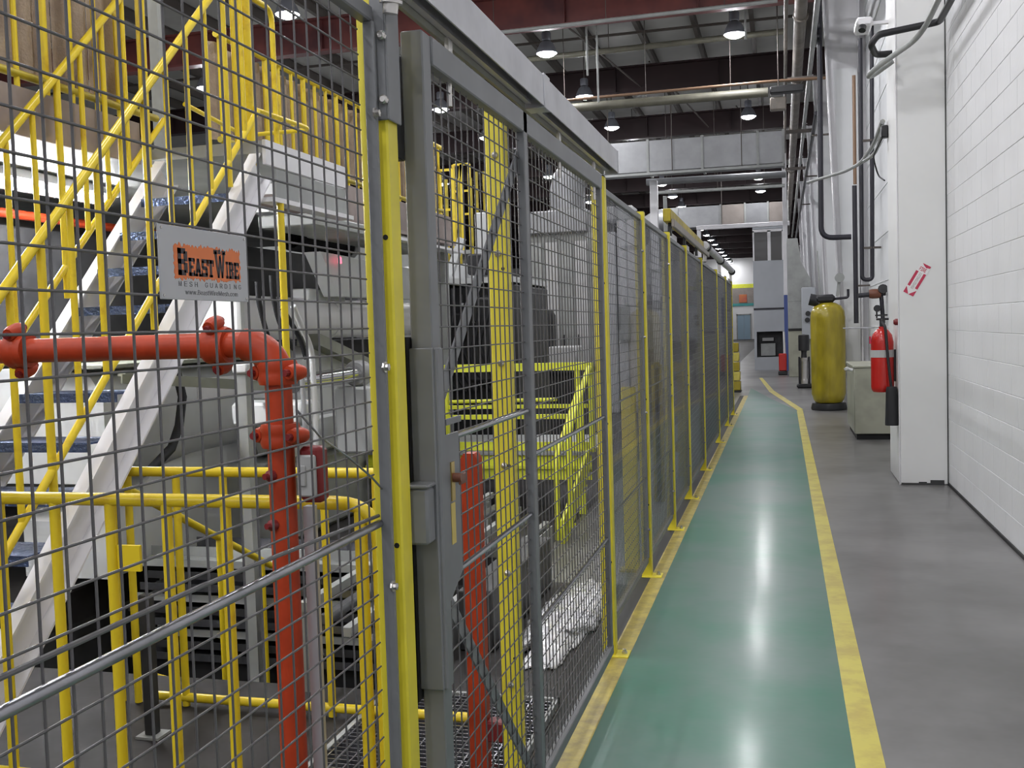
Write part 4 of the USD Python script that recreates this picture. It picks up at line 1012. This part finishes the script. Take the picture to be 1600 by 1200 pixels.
# yellow tank
TY = 18.38
tc_ = P(1294, 545, y=TY); tcx = tc_[0]
tk = thing('softener_tank', 'tall dirty yellow tank with a black valve head beside the white column', 'tank', (tcx, TY, 0))
zt_ = P(1294, 473, y=TY)[2]
part(tk, 'shell', MB().lathe([(0, .13), (.22, .13), (.255, .18), (.285, .28), (.290, zt_ - .26), (.278, zt_ - .15), (.23, zt_ - .06), (.12, zt_), (0, zt_)], (tcx, TY, 0), 28), 'tank_yellow')
part(tk, 'stand', MB().lathe([(.0, 0), (.29, 0), (.30, .03), (.28, .12), (.0, .12)], (tcx, TY, 0), 20), 'black_paint')
part(tk, 'valve_head', MB().box((tcx - .2, TY - .12, zt_), (tcx + .12, TY + .12, zt_ + .14), .04).lathe([(0, 0), (.10, 0), (.10, .16), (0, .16)], (tcx - .14, TY, zt_ + .03), 14, (-1, 0, .25)), 'black_rubber')
part(tk, 'head_pipe', T(fillet([(tcx + .1, TY, zt_ + .06), (tcx + .34, TY, zt_ + .08), (tcx + .34, TY, zt_ + .22)], .04), .022, 8), 'navy_pipe')
part(tk, 'meter', MB().lathe([(0, 0), (.08, 0), (.08, .06), (0, .06)], (tcx + .2, TY - .03, zt_ + .42), 14, (0, -1, 0)).bar((tcx + .16, TY, zt_ + .1), (tcx + .2, TY, zt_ + .4), .05, .05), 'machine_grey')
part(tk, 'tall_tube', T([(tcx - .12, TY + .02, zt_ + .14), (tcx - .16, TY + .02, zt_ + .9)], .012, 8), 'machine_grey')
# pump
q = P(1257, 606, z=0)
pm = thing('vertical_pump', 'slim black vertical pump standing on the floor left of the yellow tank', 'pump', (q[0], q[1], 0))
k_ = 66.
part(pm, 'foot', B((q[0] - .17, q[1] - .15, 0), (q[0] + .19, q[1] + .15, .10), .03), 'black_paint')
part(pm, 'casing', MB().lathe([(0, .10), (.11, .10), (.11, .2), (.095, .22), (.095, .62), (.11, .64), (.11, .70), (0, .70)], (q[0], q[1], 0), 16), 'zinc')
part(pm, 'stay', MB().cyl((q[0] - .11, q[1] - .06, .1), (q[0] - .11, q[1] - .06, .72), .02, 8).cyl((q[0] + .11, q[1] - .06, .1), (q[0] + .11, q[1] - .06, .72), .02, 8), 'black_paint', kind='stuff')
part(pm, 'lantern', MB().lathe([(0, .70), (.07, .70), (.06, .80), (.07, .86), (0, .86)], (q[0], q[1], 0), 14), 'black_paint')
part(pm, 'motor', MB().lathe([(0, .86), (.12, .86), (.125, .9), (.125, 1.18), (.12, 1.22), (0, 1.24)], (q[0], q[1], 0), 18), 'black_paint')
# pipes on the right
def pipe(name, label, pts, r, mat, fr=.12, n=10, collars=()):
    p_ = thing(name, label, 'pipe', pts[0])
    part(p_, 'run', T(fillet(pts, fr) if len(pts) > 2 else pts, r, n), mat)
    for a in collars:
        part(p_, 'joint', T([np.array(a) - np.array([0, .06, 0]), np.array(a) + np.array([0, .06, 0])], r * 1.25, n), mat)
    return p_
yv = 18.35
A = lambda px, py, y=yv: P(px, py, y=y)
pipe('drop_pipe', 'dark pipe dropping beside the tapered column and turning right', [np.array([*A(1281, 22)[:2], ZD - .25]), A(1283, 372), A(1330, 370)], .045, 'navy_pipe', .2, 12)
pipe('riser_pipe', 'dark pipe joined by the turning drop pipe, running down to the tank', [A(1335, 290), A(1338, 505), ], .04, 'navy_pipe')
part('/World/riser_pipe', 'wall_clamp', B((A(1337, 430)[0], yv - .02, 2.1), (XW - .006, yv + .02, 2.13)), 'purlin_dark')
pipe('copper_pipe', 'brown copper pipe rising above the dark riser', [A(1334, 118), A(1336, 288)], .03, 'copper')
pipe('cross_pipe', 'long thin brown pipe crossing under the roof to the right wall', [P(840, 161, y=20.2), P(1205, 127, y=20.2), P(1300, 121, y=20.2), P(1334, 117, y=20.2), (XW + .001, 20.2, P(1334, 117, y=20.2)[2])], .028, 'copper', .3)
pipe('loop_pipe', 'dark U-shaped pipe pair against the wall by the valves', [P(1344, 60, y=16.3), P(1347, 437, y=16.3), P(1363, 437, y=16.3), P(1362, 40, y=16.3)], .032, 'navy_pipe', .08)
for z in (2.6, 4.2):
    part('/World/loop_pipe', 'wall_clamp', B((P(1363, 437, y=16.3)[0] - .12, 16.27, z), (XW - .006, 16.33, z + .03)), 'purlin_dark')
vp = thing('valve_manifold', 'dark valve manifold above the fire extinguisher', 'valve', P(1365, 460, y=15.6))
V = lambda px, py: P(px, py, y=15.6)
part(vp, 'header', T([V(1341, 462), V(1384, 458)], .035, 10), 'navy_pipe')
part(vp, 'valve_body', MB().lathe([(0, -.08), (.06, -.08), (.07, -.03), (.07, .03), (.06, .08), (0, .08)], V(1367, 459), 12, (1, 0, 0)), 'brown_key')
part(vp, 'hand_wheel', MB().lathe([(0, 0), (.07, 0), (.07, .02), (0, .02)], V(1379, 452) + np.array([0, -.06, 0]), 12, (0, -1, .4)), 'black_paint')
part(vp, 'drain', T([V(1377, 462), V(1380, 505)], .03, 10), 'navy_pipe')
part(vp, 'gauge', MB().lathe([(0, 0), (.05, 0), (.05, .03), (0, .03)], V(1370, 482) + np.array([0, -.05, 0]), 14, (0, -1, 0)).box(V(1369, 497), V(1371, 484) + np.array([0, .03, 0])), 'black_paint')
pipe('wall_rod', 'thin pale rod running level behind the extinguisher', [P(1317, 513, y=17.8), P(1368, 512, y=17.8)], .012, 'galvanised')
# pipes that run along the wall overhead
pipe('overhead_pipe', 'thick brown-grey pipe running the length of the hall high by the right wall', [(.36, 11.0, 6.5), (.40, 60, 6.5)], .10, 'pipe_brown', n=14, collars=[(.37, y, 6.5) for y in (17.5, 22, 27.5, 35, 45)])
pipe('overhead_conduit', 'thin grey conduit just left of the thick overhead pipe', [(.14, 12.0, 6.75), (.18, 60, 6.75)], .035, 'pipe_brown', n=8)
pipe('overhead_conduit', 'grey conduit just right of the thick overhead pipe', [(.58, 12.0, 6.3), (.62, 60, 6.3)], .045, 'machine_grey', n=8)
pipe('overhead_conduit', 'dark conduit lowest of the pipes high by the right wall', [(.66, 19.5, 5.3), (.66, 60, 5.3)], .04, 'navy_pipe', n=8)
for y in (21.5, 27.5, 34):
    part('/World/overhead_conduit_002', 'wall_arm', B((.64, y - .03, 5.23), (XW - .006, y + .03, 5.262)), 'purlin_dark')
for k, (y, z) in enumerate(((20.6, 6.14), (26.2, 6.14), (32.5, 6.14))):
    b_ = thing('pipe_bracket', ['nearest dark bracket carrying the overhead pipes', 'second dark bracket carrying the overhead pipes', 'third dark bracket carrying the overhead pipes'][k], 'bracket', (.7, y, z))
    part(b_, 'arm', B((.17, y - .04, z), (XW - .006, y + .04, z + .08)), 'purlin_dark')
bx = thing('junction_box', 'dark junction box on a hanger below the crossing pipe near the right wall', 'electrical box', P(1245, 140, y=20.0))
part(bx, 'box', B(P(1203, 146, y=20.0), P(1256, 130, y=20.0) + np.array([0, .2, 0]), .02), 'black_paint')
part(bx, 'hanger', MB().cyl(P(1216, 135, y=20.1), P(1216, 135, y=20.1) * [1, 1, 0] + np.array([0, 0, ZD]), .012, 6), 'purlin_dark')
part(bx, 'lower_cover', B(P(1203, 172, y=20.02), P(1228, 150, y=20.02) + np.array([0, .2, 0]), .02), 'pipe_brown')
pipe('near_pipe', 'black pipe running along the right wall and turning left across the pillar top', [(1.37, 3.0, 4.12), (1.37, 9.72, 4.12), (.86, 9.72, 4.06), (.80, 9.72, 3.98), (.86, 9.95, 3.94), (1.0, 9.95, 3.94)], .03, 'black_paint', .06)
pipe('near_conduit', 'grey conduit running along the right wall and turning left below the black pipe', [(1.24, 3.0, 4.07), (1.24, 9.55, 4.06), (1.17, 9.72, 3.98), (.86, 9.80, 3.80), (.78, 9.9, 3.74), (.84, 10.0, 3.77), (1.0, 9.9, 3.86)], .024, 'machine_grey', .1)
for k, y in enumerate((5.0, 7.2, 9.1)):
    b_ = thing('pipe_clamp', ['nearest white strut clamping the two wall pipes', 'middle white strut clamping the two wall pipes', 'white strut clamping the two wall pipes near the pillar corner'][k], 'bracket', (1.36, y, 4.1))
    part(b_, 'strut', B((1.16, y - .02, 4.155), (XW - .002, y + .02, 4.185)), 'white_steel')
    part(b_, 'strap', MB().box((1.335, y - .012, 4.152), (1.405, y + .012, 4.156)), 'zinc')
sc2 = thing('security_camera', 'small white camera with a dark lens high by the pillar top', 'camera', P(1347, 40, y=10.6))
q = P(1347, 40, y=10.6)
part(sc2, 'body', B(q + np.array([-.06, -.1, -.03]), q + np.array([.09, .25, .06]), .02), 'white_steel')
part(sc2, 'lens', MB().lathe([(0, 0), (.035, 0), (.035, .05), (0, .05)], q + np.array([0, -.08, -.03]), 12, (-.2, -.5, -1)), 'black_paint')
part(sc2, 'arm', B(q + np.array([.09, .0, 0]), np.array([1.0345, q[1] + .04, q[2] + .03])) if q[0] + .09 < 1.03 else B(q + np.array([.06, .2, .0]), q + np.array([.09, .4, .03])), 'white_steel')
cbn = thing('cable_bundle', 'bundle of grey cables leaving the pillar side and drooping to the left', 'cable', P(1378, 195, y=11))
part(cbn, 'clamp', B((.97, 10.70, 3.32), (1.0345, 10.80, 3.44), .01), 'black_paint')
for k, (pts, r) in enumerate([([P(1379, 190, y=10.75), P(1366, 225, y=12), P(1345, 255, y=14), P(1320, 268, y=16), P(1262, 285, y=18.2)], .025), ([P(1380, 205, y=10.75), P(1368, 240, y=12), P(1350, 252, y=13)], .02), ([P(1379, 215, y=10.75), P(1364, 245, y=11.6), P(1372, 275, y=11.8), P(1382, 282, y=11.4)], .008)]):
    part(cbn, 'cable', T(fillet(pts, .5), r, 8), 'machine_grey' if k < 2 else 'black_rubber')

# ducts
def duct(name, label, y, spans, z0, z1, d=.9, flange='machine_grey'):
    t_ = thing(name, label, 'duct', (spans[0][0], y, z0))
    for (x0, x1, mt) in spans:
        part(t_, 'section', B((x0 + .02, y, z0), (x1 - .02, y + d, z1), .01), mt)
        part(t_, 'joint', B((x1 - .03, y - .03, z0 - .03), (x1 + .03, y + d + .03, z1 + .03)), flange)
    return t_
X26 = lambda px: P(px, 240, y=26)[0]
d1 = duct('air_duct', 'wide galvanised rectangular duct crossing the hall under the roof, nearer one', 26.0, [(-4.55, X26(1012), 'duct_steel'), (X26(1012), X26(1097), 'duct_steel'), (X26(1097), X26(1184), 'duct_steel'), (X26(1184), .1, 'duct_steel')], 5.42, 6.2)
cx = -4.55
part(d1, 'elbow', T([(cx, 26.45, 5.8), (cx - .3, 26.45, 5.78), (cx - .6, 26.45, 5.64), (cx - .8, 26.45, 5.36), (cx - .86, 26.45, 5.0), (cx - .86, 26.45, 3.6)], .46, 24), 'duct_steel', smooth=50)
part(d1, 'drop_joint', MB().lathe([(.46, 0), (.5, 0), (.5, .05), (.46, .05)], (cx - .86, 26.45, 4.6), 24), 'machine_grey')
for x in (-4.2, -2.6, -.9):
    part(d1, 'hanger', MB().cyl((x, 25.95, 5.38), (x, 25.95, ZD - .3), .012, 6), 'purlin_dark')
part(d1, 'support_rail', B((-4.6, 25.9, 5.33), (.1, 25.98, 5.39)), 'machine_grey')
X37 = lambda px: P(px, 330, y=37)[0]
d2 = duct('air_duct', 'pale rectangular duct crossing the hall, farther and lower one', 37.0, [(X37(1045), X37(1058), 'machine_grey'), (X37(1058), X37(1126), 'duct_steel'), (X37(1126), X37(1164), 'duct_tan'), (X37(1164), X37(1200), 'duct_steel'), (X37(1200), .25, 'duct_tan')], 4.98, 5.72)
cx = X37(1045)
part(d2, 'elbow', T([(cx, 37.45, 5.35), (cx - .4, 37.45, 5.33), (cx - .85, 37.45, 5.1), (cx - 1.1, 37.45, 4.7), (cx - 1.16, 37.45, 4.2), (cx - 1.16, 37.45, 0)], .42, 22), 'duct_steel', smooth=50)
part(d2, 'hanger', MB().cyl((-2, 36.95, 4.95), (-2, 36.95, ZD - .3), .012, 6), 'purlin_dark')
# long pipes crossing under the roof
for (lb, y, a, b, r, mt) in (('grey pipe crossing just below the red roof girder', 18.55, (700, 60), (1215, 1), .035, 'machine_grey'), ('olive pipe crossing the roof bay behind the red girder', 21.0, (700, 107), (1225, 49), .06, 'olive_pipe'),
                             ('olive beam-like pipe crossing below the thin brown pipe', 20.6, (830, 174), (1200, 144), .09, 'olive_pipe'), ('grey header pipe crossing under the nearer duct', 27.4, (1010, 285), (1228, 272), .09, 'duct_steel'), ('dark pipe crossing far below the nearer duct', 31.0, (1020, 302), (1226, 290), .05, 'machine_grey')):
    p_ = pipe('crossing_pipe', lb, [P(*a, y=y), P(*b, y=y)], r, mt)
    for t in (.15, .5, .85):
        c_ = P(*a, y=y) * (1 - t) + P(*b, y=y) * t
        part(p_, 'hanger_rod', T([c_, (c_[0], c_[1], ZD)], .008, 6), 'purlin_dark')
for k, (px, y0_, y1_) in enumerate(((916, 30, 118), (933, 22, 160), (1163, 0, 62))):
    top_ = P(px, y0_, y=19.3 + .1 * k); bot_ = P(px + 2, y1_, y=19.3 + .1 * k); top_ = np.array([bot_[0], bot_[1], ZD])
    pipe('drop_rod', ['grey conduit drop with a box hanging left of the lamp', 'thin grey conduit drop hanging right of the lamp', 'thin grey drop above the lamp nearest the wall'][k], [top_, bot_], .02, 'machine_grey')
# white posts and frames in the far bay
for k, (px, y, zt2, zbot) in enumerate(((1024, 27.0, 5.33, 0), (1041, 28.5, 5.1, 0), (1093, 36.2, 4.8, 0))):
    x = P(px, 400, y=y)[0]
    t_ = thing('white_column', ['thick white post under the nearer duct', 'thin grey post right of the thick white one', 'white post holding the left end of the far white beam'][k], 'column', (x, y, 0))
    w_ = (.10, .05, .07)[k]
    part(t_, 'shaft', B((x - w_, y - w_, 0), (x + w_, y + w_, zt2), .01), 'white_steel' if k != 1 else 'machine_grey')
    part(t_, 'collar', B((x - w_ * 1.4, y - w_ * 1.4, zt2 * .55), (x + w_ * 1.4, y + w_ * 1.4, zt2 * .55 + .08)), 'machine_grey')
hd = thing('header_beam', 'white beam spanning under the farther duct', 'beam', (-1.5, 36.2, 4.8))
part(hd, 'beam', B((P(1093, 355, y=36.2)[0] - .1, 36.1, 4.805), (.3, 36.3, 4.95), .01), 'white_steel')
# grey booth
YB = 33.6
bt = thing('grey_booth', 'tall grey booth with dark windows on top and a dark opening near the floor', 'booth', (-.4, YB, 0))
x0, x1 = P(1178, 500, y=YB)[0], P(1226, 500, y=YB)[0]
zB = lambda py: P(1200, py, y=YB)[2]
part(bt, 'body', B((x0, YB, zB(482)), (x1, YB + 2.2, zB(407)), .01), 'booth_grey')
part(bt, 'lower_panel', MB().box((x0, YB, 0), (x1, YB + 2.2, zB(558))).box((x0, YB, zB(558)), (x0 + .08, YB + 2.2, zB(484))).box((x1 - .06, YB, zB(558)), (x1, YB + 2.2, zB(484))).box((x0 + .08, YB, zB(518)), (x1 - .06, YB + 2.2, zB(484))), 'booth_grey')
part(bt, 'seam', B((x0, YB - .01, zB(484)), (x1, YB + .02, zB(481))), 'navy_pipe')
part(bt, 'opening_back', B((x0 + .08, YB + .5, zB(558)), (x1 - .06, YB + .55, zB(518))), 'cell_dark')
part(bt, 'papers', B((x0 + .25, YB + .3, zB(533)), (x0 + .6, YB + .5, zB(528))), 'light_cabinet')
part(bt, 'lower_box', B((x0 + .2, YB + .2, zB(556)), (x0 + .65, YB + .48, zB(537))), 'machine_grey')
part(bt, 'window_frame', MB().box((x0, YB, zB(407)), (x0 + .05, YB + .1, zB(360))).box((x0 + .46, YB, zB(407)), (x0 + .56, YB + .1, zB(360))).box((x1 - .05, YB, zB(407)), (x1, YB + .1, zB(360))).box((x0, YB, zB(362)), (x1, YB + .1, zB(358))), 'white_steel')
for a, b in ((x0 + .05, x0 + .46), (x0 + .56, x1 - .05)):
    part(bt, 'window_pane', B((a, YB + .04, zB(407)), (b, YB + .06, zB(362))), 'booth_glass')
part(bt, 'roof', B((x0, YB, zB(357.5)), (x1, YB + 2.2, zB(354))), 'booth_grey')
xc = P(1229, 500, y=32.9)[0]
bc = thing('striped_column', 'slim column painted white above and blue below, at the right of the grey booth', 'column', (xc, 32.9, 0))
zs_ = P(1229, 461, y=32.9)[2]
part(bc, 'upper', B((xc - .07, 32.83, zs_), (xc + .07, 32.97, 7.1), .01), 'white_steel', label='white upper part')
part(bc, 'lower', B((xc - .07, 32.83, 0), (xc + .07, 32.97, zs_), .01), 'blue_paint', label='blue lower part')
YE = 29.3
en = thing('equipment_housing', 'grey equipment housing with a sloping hood between the booth and the yellow tank', 'cabinet', (.5, YE, 0))
E_ = lambda px, py: P(px, py, y=YE)
a, b = E_(1233, 588), E_(1262, 470)
part(en, 'base', B((a[0], YE, 0), (b[0] + .2, YE + 1.5, E_(1250, 515)[2]), .01), 'beige_cabinet')
part(en, 'middle', B((a[0], YE, E_(1250, 514)[2]), (b[0], YE + 1.5, b[2]), .01), 'machine_grey')
part(en, 'seam', B((a[0], YE - .01, E_(1250, 517)[2]), (b[0], YE, E_(1250, 513)[2])), 'dark_slot')
part(en, 'hood', MB().prism([(a[0], b[2]), (b[0] + .15, b[2]), (E_(1266, 435)[0], E_(1266, 435)[2]), (E_(1252, 410)[0], E_(1252, 410)[2]), (E_(1246, 372)[0], E_(1246, 372)[2]), (a[0], E_(1246, 372)[2])], YE, YE + 1.5, 'y'), 'machine_grey')
part(en, 'panel_box', B(E_(1253, 530) + np.array([0, -.3, 0]), E_(1274, 449) + np.array([0, -.02, 0]), .02), 'booth_grey')
part(en, 'knob', MB().lathe([(0, 0), (.07, 0), (.07, .06), (0, .06)], E_(1262, 490) + np.array([0, -.3, 0]), 10, (0, -1, 0)), 'black_paint')
part(en, 'knob', MB().lathe([(0, 0), (.07, 0), (.07, .06), (0, .06)], E_(1261, 500) + np.array([0, -.3, 0]), 10, (0, -1, 0)), 'black_paint')
q = P(1224, 586, z=0)
rc_ = thing('fire_cart', 'small red wheeled unit with a white upright pipe in front of the booth column', 'cart', (q[0], q[1], 0))
part(rc_, 'body', B((q[0] - .12, q[1], .12), (q[0] + .1, q[1] + .3, .62), .02), 'red_ext')
part(rc_, 'base', B((q[0] - .14, q[1] - .02, .0), (q[0] + .12, q[1] + .32, .115), .02), 'black_paint')
part(rc_, 'upright', T([(q[0] + .05, q[1] + .15, .62), (q[0] + .03, q[1] + .15, 1.25)], .03, 8), 'white_pipe')
q = P(1151, 613, z=0)
for k in range(5):
    z = .04 + k * .215
    solo('yellow_crate', B((q[0] - .5, q[1], z), (q[0] + .09 - .008 * k, q[1] + .4, z + .20), .015), 'line_yellow' if k % 2 else 'tank_yellow', ['lowest yellow crate stacked at the far end of the fence', 'second lowest yellow crate stacked at the far end of the fence', 'middle yellow crate stacked at the far end of the fence', 'second highest yellow crate stacked at the far end of the fence', 'topmost yellow crate stacked at the far end of the fence'][k], 'crate', (q[0], q[1], z), 'yellow crates at the far end of the fence')
solo('crate_dolly', B((q[0] - .5, q[1] - .02, 0), (q[0] + .1, q[1] + .42, .038), .01), 'black_paint', 'black dolly under the stacked yellow crates', 'dolly', (q[0], q[1], 0))
# far wall: stripes, picture, door
YF = Y1
fw = thing('trim_2', kind='structure')
ZF = lambda py: P(1162, py, y=YF)[2]
part(fw, 'yellow_stripe', B((-9, YF - .06, ZF(450)), (XW, YF, ZF(444))), 'yellow_lime')
part(fw, 'teal_stripe', B((-9, YF - .06, ZF(478)), (XW, YF, ZF(474))), 'teal_paint')
part(fw, 'pale_band', B((-9, YF - .05, ZF(474)), (XW, YF, ZF(450))), 'duct_tan')
a, b = P(1155, 473, y=YF), P(1167, 460, y=YF)
ps_ = thing('wall_banner', 'small orange banner on the far end wall', 'banner', (a[0], YF - .1, a[2]))
part(ps_, 'cloth', B((a[0], YF - .11, a[2]), (b[0], YF - .065, b[2]), .02), 'orange_paint')
a, b = P(1153, 527, y=YF), P(1172, 492, y=YF)
dr = thing('door_1', kind='structure')
part(dr, 'leaf', B((a[0], YF - .08, 0), ((a[0] + b[0]) / 2 - .01, YF, b[2])), 'door_blue')
part(dr, 'leaf', B(((a[0] + b[0]) / 2 + .01, YF - .08, 0), (b[0], YF, b[2])), 'door_blue')
part(dr, 'door_frame', MB().box((a[0] - .1, YF - .1, 0), (a[0], YF, b[2] + .1)).box((b[0], YF - .1, 0), (b[0] + .1, YF, b[2] + .1)).box((a[0] - .1, YF - .1, b[2]), (b[0] + .1, YF, b[2] + .1)), 'machine_grey')
